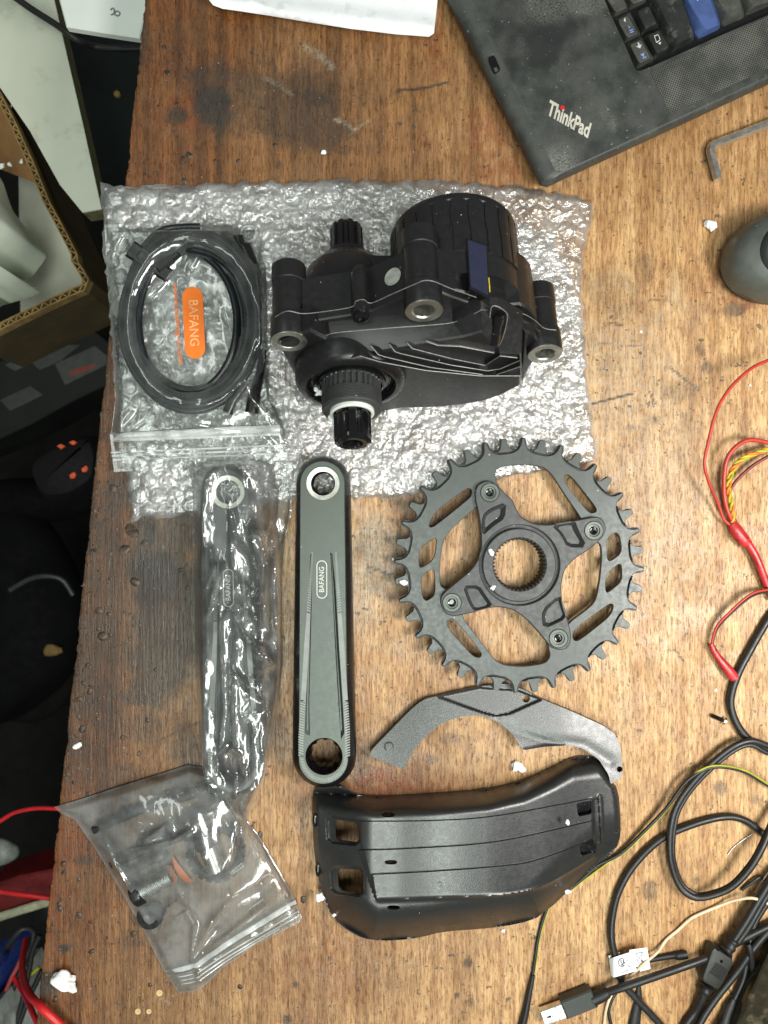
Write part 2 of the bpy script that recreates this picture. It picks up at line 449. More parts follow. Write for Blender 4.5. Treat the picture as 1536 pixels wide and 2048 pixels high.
def wood_mat():
    m, t, out = nt('worn_plywood'); b = N(t, 'ShaderNodeBsdfPrincipled')
    rot = math.radians(5.0)
    g = coords(t, 1000, rot); gs = coords(t, 1000, rot, 1, .17, 1); gf = coords(t, 1000, rot, 1, .16, 1); gl = coords(t, 1000, rot, 1, .03, 1); gn = coords(t, 1000, rot, 1, .045, 1)
    at = N(t, 'ShaderNodeAttribute', attribute_name='marks'); sp = N(t, 'ShaderNodeSeparateColor'); t.links.new(at.outputs['Color'], sp.inputs[0])
    soot, worn, pale = sp.outputs[0], sp.outputs[1], sp.outputs[2]; red = at.outputs['Alpha']
    band = noise(t, gl, .12, 4, .6); fine = noise(t, gs, .50, 3, .6); pore = noise(t, gf, 1.05, 2, .5); line = noise(t, gn, .62, 2, .5)
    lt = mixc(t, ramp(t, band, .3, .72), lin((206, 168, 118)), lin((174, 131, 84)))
    dk = mixc(t, ramp(t, band, .3, .72), lin((130, 82, 42)), lin((80, 49, 24)))  # worn tone, deepened further for light falling off to the left
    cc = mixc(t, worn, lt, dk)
    cc = mixc(t, ramp(t, fine, .38, .56, .8, 0), cc, mixc(t, 1.0, cc, (.62, .54, .46), 'MULTIPLY'))
    cc = mixc(t, ramp(t, fine, .58, .78, 0, .3), cc, mixc(t, 1.0, cc, (1.45, 1.42, 1.35), 'MULTIPLY'))
    cc = mixc(t, ramp(t, line, .42, .56, .5, 0), cc, mixc(t, 1.0, cc, (.60, .52, .45), 'MULTIPLY'))
    cc = mixc(t, ramp(t, pore, .58, .68, 0, .45), cc, mixc(t, 1.0, cc, (.30, .25, .21), 'MULTIPLY'))
    cc = mixc(t, mathn(t, 'MULTIPLY', red, ramp(t, noise(t, g, .12, 4, .65), .35, .62)), cc, lin((118, 60, 30)))
    cc = mixc(t, mathn(t, 'MULTIPLY', pale, ramp(t, noise(t, g, .35, 4, .7), .32, .62)), cc, lin((176, 172, 156)))
    mott = ramp(t, noise(t, g, .045, 5, .65), .42, .70, 0, .34)
    cc = mixc(t, mott, cc, lin((116, 86, 56)))
    sn = noise(t, g, .4, 6, .75)
    sf = mathn(t, 'MULTIPLY', soot, ramp(t, mathn(t, 'ADD', sn, mathn(t, 'MULTIPLY', soot, .5)), .42, .80), True)
    cc = mixc(t, sf, cc, lin((46, 44, 40)))
    # small dark flecks and pale scratches that belong to the wood
    for sc, a, bb, col, k in ((.16, .70, .74, (60, 54, 50), .75), (.33, .71, .75, (52, 42, 34), .8), (.8, .72, .76, (40, 32, 26), .8), (.5, .735, .77, (196, 182, 158), .55)):
        cc = mixc(t, ramp(t, noise(t, g, sc, 2, .6), a-.03, bb-.02, 0, k), cc, lin(col))
    t.links.new(cc, b.inputs['Base Color'])
    t.links.new(ramp(t, noise(t, g, .05, 4), .3, .7, .34, .58), b.inputs['Roughness'])
    hgt = mathn(t, 'ADD', mathn(t, 'MULTIPLY', fine, .6), mathn(t, 'MULTIPLY', ramp(t, pore, .55, .68, 1, 0), .5))
    hgt = mathn(t, 'ADD', hgt, mathn(t, 'MULTIPLY', noise(t, g, .9, 4, .7), .35)); hgt = mathn(t, 'ADD', hgt, mathn(t, 'MULTIPLY', line, .9))
    t.links.new(bumpn(t, hgt, .42, .9), b.inputs['Normal'])
    t.links.new(b.outputs[0], out.inputs[0]); return m

BLACK = mat('black_cast_metal', (20, 20, 21), .38, 0, .7, .05, 2.2, .15, dust=.05)
BLACKS = mat('satin_black_metal', (18, 18, 19), .32, 0, .5, .02, 3, .15, dust=.03)
GLOSSB = mat('gloss_black_steel', (14, 14, 15), .14, .0, .6, 0, 1, .1, dust=.02)
SILV = mat('machined_aluminium', (196, 196, 186), .36, 1.0, .5, .06, 2.5, .12)
EDGE = mat('painted_edge_glint', (120, 120, 117), .42, 0.3, .5, .05, 2.5, .3, .5)  # pale colour standing for bright reflections along the casting edges
STEEL = mat('bright_steel', (225, 225, 222), .3, 1.0, .5, .03, 1.2, .1)
ANOD = mat('grey_anodised_aluminium', (73, 80, 73), .38, 0.25, .55, .015, 4, .04, rvar=.03, dust=.02)
CRKDIM = mat('dimmed_anodised_crank', (44, 48, 48), .36, 0.25, .55, .015, 4, .04, rvar=.03)  # same anodising, darkened because the face under film reflects less light
RINGM = mat('grey_anodised_ring', (64, 68, 66), .40, 0.3, .55, .01, 4, .10, dust=.03)
SPID = mat('sandblasted_spider', (66, 67, 67), .50, 0.35, .5, .05, 4, .12, dust=.02)
PLAST = mat('textured_black_plastic', (30, 31, 31), .37, 0, .95, .10, 1.3, .08, rvar=.03, dust=.02)
RUBBER = mat('black_rubber', (27, 27, 27), .5, 0, .45, .03, 1.5, .2)
CABLE = mat('black_cable_sheath', (30, 30, 30), .42, 0, .5, .02, .8, .2)
BAGCAB = mat('dark_cable_sheath', (20, 24, 28), .32, 0, .4, .02, .8, .2)
FOAM = mat('white_foam', (238, 240, 238), .8, 0, .2, .25, .9, .04, trans=.3)
WHITEP = mat('white_print', (205, 208, 202), .6, 0, .3, 0, 1, .08)
HATCH = mat('grey_print', (138, 141, 136), .5, 0, .4, 0, 1, .1)
ORANGE = mat('orange_print', (226, 112, 22), .5, 0, .4, 0, 1, .06)
RED = mat('red_wire_sheath', (176, 52, 40), .4, 0, .5, 0, 1, .15)
REDB = mat('bright_red_sheath', (200, 30, 34), .4, 0, .5, 0, 1, .1)
REDD = mat('dark_red_sheath', (110, 36, 34), .4, 0, .5, 0, 1, .15)
SHRINK = mat('red_heatshrink', (178, 40, 42), .35, 0, .5, .15, .4, .3, .12, dirt=((40, 22, 22), .2, .9))
YELL = mat('yellow_sheath', (196, 160, 30), .4, 0, .5, 0, 1, .2)
YGRN = mat('yellow_green_sheath', (160, 160, 40), .4, 0, .5, 0, 1, .2)
# ------------------------------------------------------------------ workbench
WOOD = wood_mat()
GRIME = mat('dried_glue_and_grime', (58, 46, 36), .42, 0, .5, .25, .9, .5, .3, dirt=((120, 96, 70), .35, .5))
bench = thing('workbench', 'worn brown plywood workbench top with soot stains and a chipped straight edge', 'workbench', (0, 0, -22))
def edge_px(py): return 288-217*np.asarray(py, float)/2048
def build_bench():
    ys = np.arange(-372, 373, 1.5); cols = np.concatenate([[0, 0, .6, 1.6, 3], np.arange(4.5, 480, 1.5)])
    Y, U = np.meshgrid(ys, cols, indexing='ij')
    py = 1024-Y/K
    chip = 1.6*ss(.55, .85, vn(Y*.06, Y*0+3, 3))*vn(Y*.5, Y*0, 4)+.5*vn(Y*.9, Y*0, 9)
    X = (edge_px(py)-768)*K+U+chip*np.exp(-U/2.5)
    Z = -.9*np.exp(-U/1.4)*(.4+vn(Y*.3, Y*0, 6))+.12*(vn(X*.15, Y*.05, 8)-.5)
    Z = np.minimum(Z, 0); Z[:, 0] = -22
    px = 768+X/K
    def spot(x, y, r, sy=1.0, seed=0, soft=.55):
        d = np.hypot(px-x, (py-y)/sy)+r*.55*(fbm(px*.02, py*.02, 40+seed)-.5)*2
        return 1-ss(r*(1-soft), r*(1+soft*.6), d)
    soot = np.zeros_like(X)  # soot stains, plus patches that only darken the wood
    for i, (x, y, r, k, sy) in enumerate([(560, 215, 150, .62, .55), (480, 165, 70, .6, .6), (640, 270, 80, .62, .6), (425, 220, 45, .9, 1.2), (700, 180, 90, .35, .7), (330, 90, 90, .3, .8), (440, 205, 34, .95, 1.2), (355, 230, 34, .75, .8), (420, 165, 62, .6, .8), (622, 195, 40, .8, .7), (590, 235, 80, .55, .8), (505, 195, 75, .55, .7), (640, 150, 40, .35, 1.4),
            (620, 280, 40, .5, .5), (310, 1150, 85, .95, 1.5), (300, 1330, 80, .8, 1.2), (330, 1220, 90, .85, 1.6), (220, 1200, 60, .6, 2.4), (380, 1500, 60, .55, 1.2), (250, 1560, 70, .5, .8), (420, 960, 50, .5, .8), (360, 1060, 60, .8, 1), (230, 1110, 50, .6, 1.4), (240, 1000, 40, .7, 2), (285, 1450, 55, .55, .8), (92, 1975, 26, .8, 1.2), (127, 1897, 13, .95, .7),
            (230, 1700, 34, .7, .6), (170, 1720, 26, .6, .5), (262, 1885, 34, .45, .6), (700, 1530, 70, .35, .5), (770, 1120, 70, .5, 1.2), (800, 1000, 60, .6, .8), (560, 1250, 40, .45, 3), (560, 1460, 30, .5, 2),
            (1225, 590, 60, .35, .8), (1210, 690, 40, .3, 1.6), (1365, 780, 40, .4, .6), (1415, 735, 14, .6, 1), (1400, 700, 10, .5, 1.5), (1260, 855, 14, .5, .6), (1310, 838, 10, .5, 1), (1470, 620, 30, .6, .6), (1290, 540, 22, .4, 2),
            (520, 110, 20, .4, 1.3), (280, 60, 22, .55, 2.2), (275, 120, 14, .5, 2), (870, 350, 50, .25, .8), (735, 280, 40, .3, 1), (900, 1480, 30, .45, .6), (860, 1520, 20, .5, .8), (1450, 560, 30, .3, 1), (1300, 1780, 18, .55, 1.2),
            (1395, 1760, 12, .5, 1), (1440, 1575, 16, .6, 1), (1515, 1600, 12, .5, 1), (1210, 1950, 30, .3, 1), (660, 1916, 7, .8, 1), (590, 1970, 8, .7, 1), (935, 1925, 9, .7, 1), (915, 1990, 8, .9, 1), (940, 2005, 12, .6, .7), (780, 1480, 12, .5, 1), (575, 2040, 14, .8, 1),
            (350, 1560, 60, .3, .6), (560, 330, 9, .6, 1), (690, 300, 12, .45, 1)]):
        soot = np.maximum(soot, k*spot(x, y, r, sy, i))
    for pts, w, k in [([(895, 165), (850, 176), (793, 182)], 1.6, .8), ([(1183, 808), (1265, 787)], 1.2, .9), ([(1340, 735), (1395, 778)], 1.8, .7), ([(1298, 782), (1310, 808)], 1.2, .8), ([(735, 1133), (790, 1152)], 2, .8), ([(1000, 955), (1060, 1000)], 1, .5),
                      ([(1300, 600), (1345, 602)], 1, .6), ([(1220, 646), (1245, 650)], 1.6, .7), ([(1195, 687), (1280, 692)], .9, .5), ([(80, 1865), (140, 1862)], 1.2, .5), ([(95, 1890), (240, 1888)], 1, .4), ([(470, 1480), (560, 1440)], 1, .5), ([(320, 1480), (430, 1430)], 1.5, .6)]:
        d, _ = segd(px, py, pts); soot = np.maximum(soot, 1.1*k*(1-ss(w*.6, w*1.5+2.2, d)))
    de = px-edge_px(py)
    worn = .26+.84*(1-ss(60, 640, px+140*(fbm(px*.006, py*.006, 71)-.5)))  # wear, plus a darker left side painted for the lamp's falloff
    worn = worn+.5*(1-ss(300, 800, np.hypot(px-500, (py-150))))+.45*spot(760, 1560, 190, .6, 77)+.25*spot(650, 1900, 260, .6, 78)  # deeper tone at the top left, below the trim and towards the front
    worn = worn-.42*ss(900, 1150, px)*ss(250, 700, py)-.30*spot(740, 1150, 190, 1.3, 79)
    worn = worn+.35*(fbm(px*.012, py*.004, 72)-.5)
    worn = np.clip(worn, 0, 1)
    pale = np.zeros_like(X)
    for i, (x, y, r, k, sy) in enumerate([(740, 1130, 90, .55, 1.6), (1250, 760, 160, .35, 1.2), (330, 1080, 60, .3, 1), (590, 1180, 30, .4, 4), (1300, 1000, 120, .3, 2), (560, 1330, 20, .4, 3), (420, 1300, 120, .2, 1.5)]):
        pale = np.maximum(pale, k*spot(x, y, r, sy, 200+i))
    for pts, w, k in [([(612, 95), (640, 112), (662, 134)], 7, .45), ([(525, 155), (560, 170), (585, 190)], 2.4, .7), ([(670, 240), (690, 246), (707, 260)], 2.6, .8), ([(707, 260), (735, 244)], 2, .5), ([(1310, 722), (1400, 782)], .8, .7), ([(700, 268), (740, 240)], 1, .5), ([(345, 2010), (310, 1990)], 1, .4), ([(980, 1290), (1010, 1240)], 1, .5)]:
        d, _ = segd(px, py, pts); pale = np.maximum(pale, k*(1-ss(w*.5, w*1.4+1.4, d)))
    redm = np.zeros_like(X)
    for i, (x, y, r, k, sy) in enumerate([(1490, 600, 50, .9, .5), (1445, 540, 40, .6, 1.6), (800, 1570, 110, .8, .3), (905, 1585, 30, .7, .5), (90, 1790, 40, .5, 4), (130, 1650, 60, .4, 2), (1440, 1920, 60, .5, .5), (620, 1950, 110, .35, 1), (1130, 2000, 60, .35, 1), (775, 1076, 6, .9, 1.4), (400, 230, 70, .4, .7), (870, 90, 26, .7, 2), (990, 300, 60, .5, 1.6), (1480, 590, 80, .4, .5)]):
        redm = np.maximum(redm, k*spot(x, y, r, sy, 300+i))
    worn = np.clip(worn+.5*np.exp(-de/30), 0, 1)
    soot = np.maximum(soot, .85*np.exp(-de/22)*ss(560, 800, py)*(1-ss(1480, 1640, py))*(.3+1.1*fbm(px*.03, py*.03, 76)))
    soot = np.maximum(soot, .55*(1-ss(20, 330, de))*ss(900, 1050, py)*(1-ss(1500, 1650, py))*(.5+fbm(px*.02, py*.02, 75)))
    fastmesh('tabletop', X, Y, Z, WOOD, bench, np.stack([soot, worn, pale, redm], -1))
    mb = MB(); rn = random.Random(5)
    for i in range(95):
        y = rn.uniform(960, 2040) if rn.random() < .8 else rn.uniform(20, 380); d = abs(rn.gauss(0, 1))*75+5; x = float(edge_px(y))+d
        if x > 480: continue
        r = rn.choice([.5, .7, .7, .9, 1.1, 1.5, 2.1]); p = P(x, y, 0); mb.blob((p[0], p[1], r*.05), r*.85, i, 2, (1, rn.uniform(.7, 1.3), .32), .7)
    for x, y, r in [(366, 321, 2.4), (379, 311, 2.0), (369, 361, 2.2), (290, 349, 1.3), (259, 345, 1), (430, 323, 1.2), (549, 290, 1.6), (475, 322, 1.2), (264, 1060, 3.6), (253, 1097, 3.2), (205, 1272, 3.4), (270, 1165, 3), (199, 1222, 3), (210, 1600, 1.8), (330, 1905, 2.3), (185, 1902, 2.2), (158, 1830, 2), (300, 1970, 1.7), (480, 1973, 2), (520, 1669, 2.2), (607, 1797, 2), (110, 1997, 2.2),
                    (128, 1725, 2.1), (129, 1745, 1.8), (121, 1800, 1.9), (120, 1818, 2), (118, 1808, 1.5), (295, 1440, 1.4), (245, 1475, 1.8), (280, 1505, 1.6), (310, 1340, 1.6), (175, 1330, 2), (180, 1375, 2.2), (160, 1400, 2.4), (165, 1460, 2.2), (705, 1072, .6), (1120, 1500, .5)]:
        p = P(x, y, 0); mb.blob((p[0], p[1], r*.05), r*.9, int(x), 2, (1, 1, .38), .6)
    for i in range(260):
        y = rn.uniform(620, 1640) if i % 3 else rn.uniform(900, 1300); x = float(edge_px(y))+3+abs(rn.gauss(0, 1))*(26 if i % 3 else 80); r = rn.choice([.35, .45, .6, .8, 1.1]); p = P(x, y, 0)
        mb.blob((p[0], p[1], -r*.05), r, 900+i, 1, (rn.uniform(.6, 1.4), rn.uniform(.7, 1.8), .35), .8)
    mb.build('glue_spatter', GRIME, bench, kind='stuff')
build_bench()

# ------------------------------------------------------------------ mid drive motor (own frame: u across, w up, v along the axle towards the chain side)
TILT, YAW = math.radians(19), math.radians(2.5)
def _rz(v): c, s = math.cos(YAW), math.sin(YAW); return Vector((c*v[0]-s*v[1], s*v[0]+c*v[1], v[2]))
MU = _rz((1, 0, 0)); MA = _rz((0, -math.cos(TILT), math.sin(TILT))); MW = _rz((0, math.sin(TILT), math.cos(TILT)))
MO = Vector(P(706, 888, 64))
MM = Matrix(((MU.x, MW.x, MA.x, MO.x), (MU.y, MW.y, MA.y, MO.y), (MU.z, MW.z, MA.z, MO.z), (0, 0, 0, 1)))
CAMP = Vector((0, 0, H))
def mp(px, py, v):
    """where the line of sight through a photo pixel meets the plane v = const of the motor"""
    r = Vector(((px-768)*K, (1024-py)*K, -H)); l = (v-(CAMP-MO).dot(MA))/r.dot(MA); d = CAMP+r*l-MO
    return (d.dot(MU), d.dot(MW))
def mw(px, py, w):
    r = Vector(((px-768)*K, (1024-py)*K, -H)); l = (w-(CAMP-MO).dot(MW))/r.dot(MW); d = CAMP+r*l-MO
    return (d.dot(MU), d.dot(MA))
WT = 57
def build_motor():
    mo = thing('mid_drive_motor', 'black cast e-bike mid-drive motor with splined axle and cooling fins lying on the bubble wrap', 'bike motor', (MO.x+40, MO.y+60, 3))
    def mk(): return MB(MM)
    vS = -64
    up = [(543, 650), (550, 634), (574, 622), (604, 627), (640, 624), (702, 614), (712, 602), (728, 599), (742, 606), (786, 587), (832, 567), (848, 561), (868, 563), (905, 578), (970, 601), (1010, 619), (1045, 627), (1069, 640), (1088, 656), (1112, 660), (1122, 680)]
    upw = [mp(x, y, vS) for x, y in up]
    low = [(124, -8), (112, -19), (92, -28), (60, -36), (25, -36), (-2, -34), (-24, -22), (-38, 6)]
    case = ccw(upw+low)
    b = mk(); b.prism(case, vS, -59, .8, bottom=True); rear = ccw(offset(case, 1.2)); b.prism(rear, -88, vS+.5, 0, bottom=True)
    # right-hand shoulder that carries the sensor box
    t0 = [mw(955, 560, 25)[0]]
    sh = [mp(x, y, -97) for x, y in ((884, 478), (905, 474), (940, 484), (975, 495), (1003, 506), (1028, 504), (1046, 514), (1061, 532), (1066, 560))]+[(106, -4), (100, -16), (80, -26), (40, -28), (34, 0)]

    b.prism(ccw(sh), -98, -63, 1.0, bottom=True)
    b.build('rear_housing', BLACK, mo)
    # bosses
    for (x, y, vb) in [(578, 683, -99), (848, 622, -100), (1090, 708, -95)]:
        c = mp(x, y, -50); r = 10.6
        b = mk(); b.lathe([(r*.8, vb), (r*.93, vb+1.2), (r*.93, vb+12), (r*.88, vb+12.4), (r*.88, -65), (r*.98, -64), (r*.98, -51), (r*.95, -50.2), (r*.62, -50.2), (r*.55, -50.6), (r*.55, -62), (.1, -62)], c, 36, cap=True)
        bo = b.build('mounting_boss', BLACK, mo, 40)
        b = mk(); b.lathe([(r*.95, -50.2), (r*.94, -49.7), (r*.60, -49.7), (r*.54, -50.4), (r*.52, -60), (.1, -61)], c, 36, cap=False); b.build('machined_face', SILV, bo, 30)
    for (x, y, v0, v1, r) in [(722, 630, -84, -58, 5.2)]:
        c = mp(x, y, v1); b = mk(); b.lathe([(r*.95, v0), (r, v0+1), (r, v1-4), (r*1.05, v1-3), (r*1.05, v1)], c, 24); b.build('screw_boss', BLACK, mo, 40)
        b = mk(); b.lathe([(r*.85, v1), (r*.85, v1+2.6), (r*.7, v1+3.2), (r*.42, v1+3.2), (r*.4, v1+1.6), (.05, v1+1.6)], c, 24, cap=False); b.build('housing_screw', GLOSSB, mo, 40)
    # chain-side cover: ridge down to the flat face
    prs = [((628, 684), (668, 712)), ((660, 667), (690, 706)), ((720, 660), (735, 701)), ((780, 655), (805, 691)), ((905, 644), (925, 673)), ((962, 619), (966, 662)), ((1002, 624), (990, 690)), ((1045, 649), (1043, 708)), ((1046, 690), (1043, 750))]
    R = [mp(*a, -52) for a, _ in prs]; F = [mp(*q, -42) for _, q in prs]
    lowF = [mp(*q, -42) for q in [(1041, 771), (1005, 790), (966, 803), (920, 811), (879, 815), (800, 817), (740, 830), (660, 822), (612, 790), (606, 745)]]
    Fp = F+lowF; cen = (45, -8)
    Rp = R+[(x+(x-cen[0])*.02, y+(y-cen[1])*.03) for x, y in lowF]
    b = mk(); Q = [(x+(x-cen[0])*.015, y+(y-cen[1])*.02) for x, y in Rp]
    if area(Fp) < 0: Fp, Rp, Q = Fp[::-1], Rp[::-1], Q[::-1]
    b.loft([[(x, y, -60) for x, y in Q], [(x, y, -53) for x, y in Rp], [(x, y, -52) for x, y in offset(Rp, .5)], [(x, y, -43) for x, y in offset(Fp, .2)], [(x, y, -42) for x, y in offset(Fp, 1.2)]], True, False)
    b.tri_cap([offset(Fp, 1.2)], -42)
    # web from the left boss down to the flange
    wl = [mp(*q, -50) for q in [(552, 690), (565, 705), (598, 770), (620, 800), (680, 780), (680, 690), (620, 660)]]
    b.prism(ccw(wl), -66, -50, 1.5)
    wr = [mp(*q, -54) for q in [(1046, 660), (1070, 668), (1085, 700), (1060, 735), (1044, 765)]]
    b.prism(ccw(wr), -66, -54, 1.2)
    b.build('chain_side_cover', BLACK, mo, 25)
    fins = [([(851, 690), (920, 693), (988, 706)], 2.0, -40.0), ([(814, 695), (835, 700), (905, 718), (970, 731), (1000, 712), (1034, 716)], .8, -39.4), ([(779, 700), (800, 707), (900, 730), (975, 742), (1000, 738), (1040, 721)], .8, -38.8), ([(742, 705), (770, 714), (860, 735), (985, 752), (1041, 733)], .8, -38.2), ([(686, 722), (720, 712), (760, 724), (850, 741), (960, 752), (1041, 752)], .8, -37.4)]
    for pts, wd, vt in fins:
        b = mk(); q = [Vector((*mp(x, y, vt), 0)) for x, y in pts]; L = []; n = len(q)
        for i in range(n):
            t = (q[min(i+1, n-1)]-q[max(i-1, 0)]).normalized(); m = Vector((-t.y, t.x, 0)); L.append((q[i], m))
        a0, m0 = L[0]; a1, _ = L[1]; kq = min(.5, 7/(a1-a0).length); L.insert(1, (a0.lerp(a1, kq), m0)); tv = [-42.3]+[vt]*(len(L)-1); h_ = wd*.5
        b.loft([[(a.x+m.x*h_, a.y+m.y*h_, -43), (a.x+m.x*h_, a.y+m.y*h_, t_-.2), (a.x+m.x*(h_-.18), a.y+m.y*(h_-.18), t_), (a.x-m.x*(h_-.18), a.y-m.y*(h_-.18), t_), (a.x-m.x*h_, a.y-m.y*h_, t_-.2), (a.x-m.x*h_, a.y-m.y*h_, -43)] for (a, m), t_ in zip(L, tv)])
        f = b.build('cooling_fin', BLACK, mo, 30)
        b = mk(); b.tube([(a.x+m.x*.1, a.y+m.y*.1, t_+.02) for (a, m), t_ in zip(L, tv)], min(.3, wd*.3), 6, flat=1, up=(0, 0, 1)); b.build('edge_glint', EDGE, f)  # fin-top reflection drawn in as a thin pale strip
    b = mk(); b.tube(spl([(*mp(x, y, vS+5), vS+5.05) for x, y in up[1:-1]], 1.5), .24, 6); b.build('seam_glint', EDGE, mo)  # pale tube painted in as the seam's bright reflection
    b = mk(); b.tube(spl([(x, y, -51.7) for x, y in R[:6]], 1.5), .28, 6); b.build('ridge_glint', EDGE, mo)  # the ridge highlight, added as a pale tube
    # screw pocket on the right slope
    def sl(x, y): v = -52+(y-612)/90*10; return (*mp(x, y, v), v)
    rim = [(984, 612), (1012, 624), (1013, 645), (1005, 675), (997, 690), (982, 692), (973, 684), (978, 655)]
    b = mk(); b.add([tuple(Vector(sl(x, y))+Vector((0, .25, .35))) for x, y in rim], [tuple(range(len(rim)))]); pk = b.build('screw_pocket', GLOSSB, mo)
    b = mk(); b.tube(spl([tuple(Vector(sl(x, y))+Vector((0, .3, .4))) for x, y in rim], 1.5, True), .3, 6, True); b.build('pocket_rim', EDGE, pk)
    b = mk(); a0 = Vector(sl(998, 626)); a1 = Vector(sl(988, 684)); b.tube([a0.lerp(a1, k) for k in (0, .1, .11, .3, .32, .6, .62, 1)], [3.2, 3.2, 3.6, 3.6, 3.1, 3.1, 3.5, 3.5], 14); b.build('pocket_screw', GLOSSB, pk)
    # chain-side flange, bearing, collar, axle
    b = mk(); b.lathe([(33, -50), (32.5, -40), (31, -37.5), (28, -36), (26.2, -36), (25.6, -38), (25.4, -41)], (0, 0), 56, cap=False); b.build('bearing_flange', BLACKS, mo, 40)
    b = mk(); b.lathe([(25.6, -40.5), (24, -39), (22.6, -38.6), (22.3, -39.4), (20.5, -39.2), (20, -37.6), (18.6, -37.4), (18.2, -39.5), (10, -39.5)], (0, 0), 56, cap=False); b.build('axle_bearing', GLOSSB, mo, 30)
    def splm(a, k): return 1.0 if k in (0, 1, 6, 7, 8, 9, 10, 11, 12, 13, 14, 15) else (1.0 if math.cos(a*32) > .0 else .90)
    b = mk(); pr = [(16.2, -39), (17.3, -38.4), (17.3, -37.6), (17.3, -37.4), (17.3, -30.6), (17.3, -30.4)]
    v = -29.8
    while v < -21.5: pr += [(17.5, v), (17.5, v+.45), (16.9, v+.6), (16.9, v+.75)]; v += .95
    pr += [(16.6, -20.6), (13.2, -20.4), (13, -22), (10, -22)]
    b.lathe(pr, (0, 0), 192, lambda a, k: (1.0 if math.cos(a*30) > -.1 else .915) if 2 <= k <= 4 else 1.0, cap=False); b.build('spline_collar', SPID, mo, 30)
    b = mk(); b.lathe([(12.9, -21), (12.9, -18.7), (12.4, -18.2), (11.2, -18.2), (11, -21)], (0, 0), 40, cap=False); b.build('spacer_washer', WHITEP, mo, 40)
    lob = lambda a, k: 1.0-.13*ss(-.2, -.85, math.cos(a*8+.5))
    b = mk(); b.lathe([(9.6, -24), (10.9, -19), (10.9, -3.2), (10.6, -1.2)], (0, 0), 128, lambda a, k: float(lob(a, k)), cap=False); b.lathe([(10.7, -3.0), (10.3, -1.2), (8.6, -.4), (8.2, 0), (5.8, 0), (5.4, -1.2), (4.6, -6), (.1, -6)], (0, 0), 40, cap=False); b.build('splined_axle', GLOSSB, mo, 35)
    # left-hand bell and axle end
    b = mk(); b.lathe([(31, -80), (31, -96), (29.5, -104), (26, -112), (24.8, -113), (20, -119), (14, -123.5), (12.8, -124), (12.4, -128), (8, -128)], (0, 0), 56)
    b.prism(ccw([(10, 8), (10, 26), (34, 24), (36, 0)]), -108, -80, 1.0, bottom=True); b.build('crank_bell', BLACK, mo, 25)
    b = mk(); b.lathe([(10.2, -127), (10.2, -147), (9.4, -148.5)], (0, 0), 96, lambda a, k: 1.0 if math.cos(a*10) > -.15 else .86); b.build('axle_end', BLACKS, mo, 30)
    # motor drum with tread-like pads
    c = mp(905, 470, -125); r = 37.5
    b = mk(); b.lathe([(r-.7, -72), (r-.6, -100), (r-.5, -119.5), (r+.1, -120), (r+.1, -122.5), (r-.8, -124.4), (r-3, -125.6), (r-9, -126)], c, 72)
    dr = b.build('motor_drum', BLACK, mo, 30)
    for i in range(24):
        a0 = 2*math.pi*i/24; b = mk(); rows = []
        for vv, wd in ((-120, .84), (-117, .86), (-112, .97), (-106, .97), (-101, .82), (-93, .86), (-86, .9)):
            q = []
            for s_, rr in ((-1, r-.75), (-.95, r), (-.5, r+.12), (.0, r+.15), (.5, r+.12), (.95, r), (1, r-.75)):
                a = a0+s_*wd*math.pi/24; q.append((c[0]+rr*math.cos(a), c[1]+rr*math.sin(a), vv))
            rows.append(q)
        n = 7; vs = [p for q in rows for p in q]; fs = [(k*n+j, k*n+j+1, (k+1)*n+j+1, (k+1)*n+j) for k in range(len(rows)-1) for j in range(n-1)]
        fs += [tuple(range(n)), tuple((len(rows)-1)*n+j for j in range(n))[::-1]]
        b.add(vs, fs); b.build('drum_pad', BLACK, dr, 25)
    # sensor box on the shoulder
    wt = WT
    top = [mw(x, y, wt) for x, y in [(931, 474), (977, 490), (981, 598), (938, 575)]]
    b = mk(); lo = lambda k, w: [(u, w, v) for u, v in ((p[0], p[1]) for p in (offset(ccw(top), k)))]
    b.loft([lo(0, wt-16), lo(0, wt-.5), lo(.5, wt)], True, True); sb = b.build('sensor_box', BLACKS, mo)
    b = mk(); tp = offset(ccw(top), 1.1); b.add([(u, wt+.08, v) for u, v in tp], [tuple(range(4))]); b.build('label_plate', mat('blue_black_label', (40, 42, 62), .35, 0, .5, 0, 1, .1, dust=.03), sb)
    y0, y1 = mw(977.5, 556, wt), mw(979.5, 584, wt); b = mk(); b.tube([(y0[0], wt+.1, y0[1]), (y1[0], wt+.1, y1[1])], .3, 6); b.build('yellow_mark', mat('yellow_paint', (214, 190, 50), .5), sb)
    a0, a1 = mw(892, 530, 37), mw(934, 520, 37)
    b = mk(); A0 = Vector((a0[0], 37, a0[1])); A1 = Vector((a1[0], 37, a1[1])); b.tube([A0.lerp(A1, k) for k in (0, .02, .3, .32, .45, .47, .8, .82, 1)], [4.6, 5.4, 5.4, 4.6, 4.6, 6.2, 6.2, 5, 5], 18); b.build('cable_gland', GLOSSB, sb, 30)
    # round silver sticker on the sloping top of the rear housing
    va = -75; c0 = Vector((*mp(785, 553, va), va)); s0, s1 = Vector(mp(742, 606, vS)), Vector(mp(832, 567, vS)); d = (s1-s0).normalized(); nn = Vector((-d.y, d.x))
    k = (Vector((c0.x, c0.y))-s0).dot(nn); c0 = Vector((c0.x-nn.x*(k+.9), c0.y-nn.y*(k+.9), va))
    e1 = Vector((d.x, d.y, 0)); e2 = Vector((0, 0, 1)); e3 = Vector((nn.x, nn.y, 0))
    c0 = c0+e3*.15
    b = mk(); n = 32; vs = [c0+e1*(5.2*math.cos(a))+e2*(5.2*math.sin(a))+e3*h for h in (0, .25) for a in [2*math.pi*i/n for i in range(n)]]
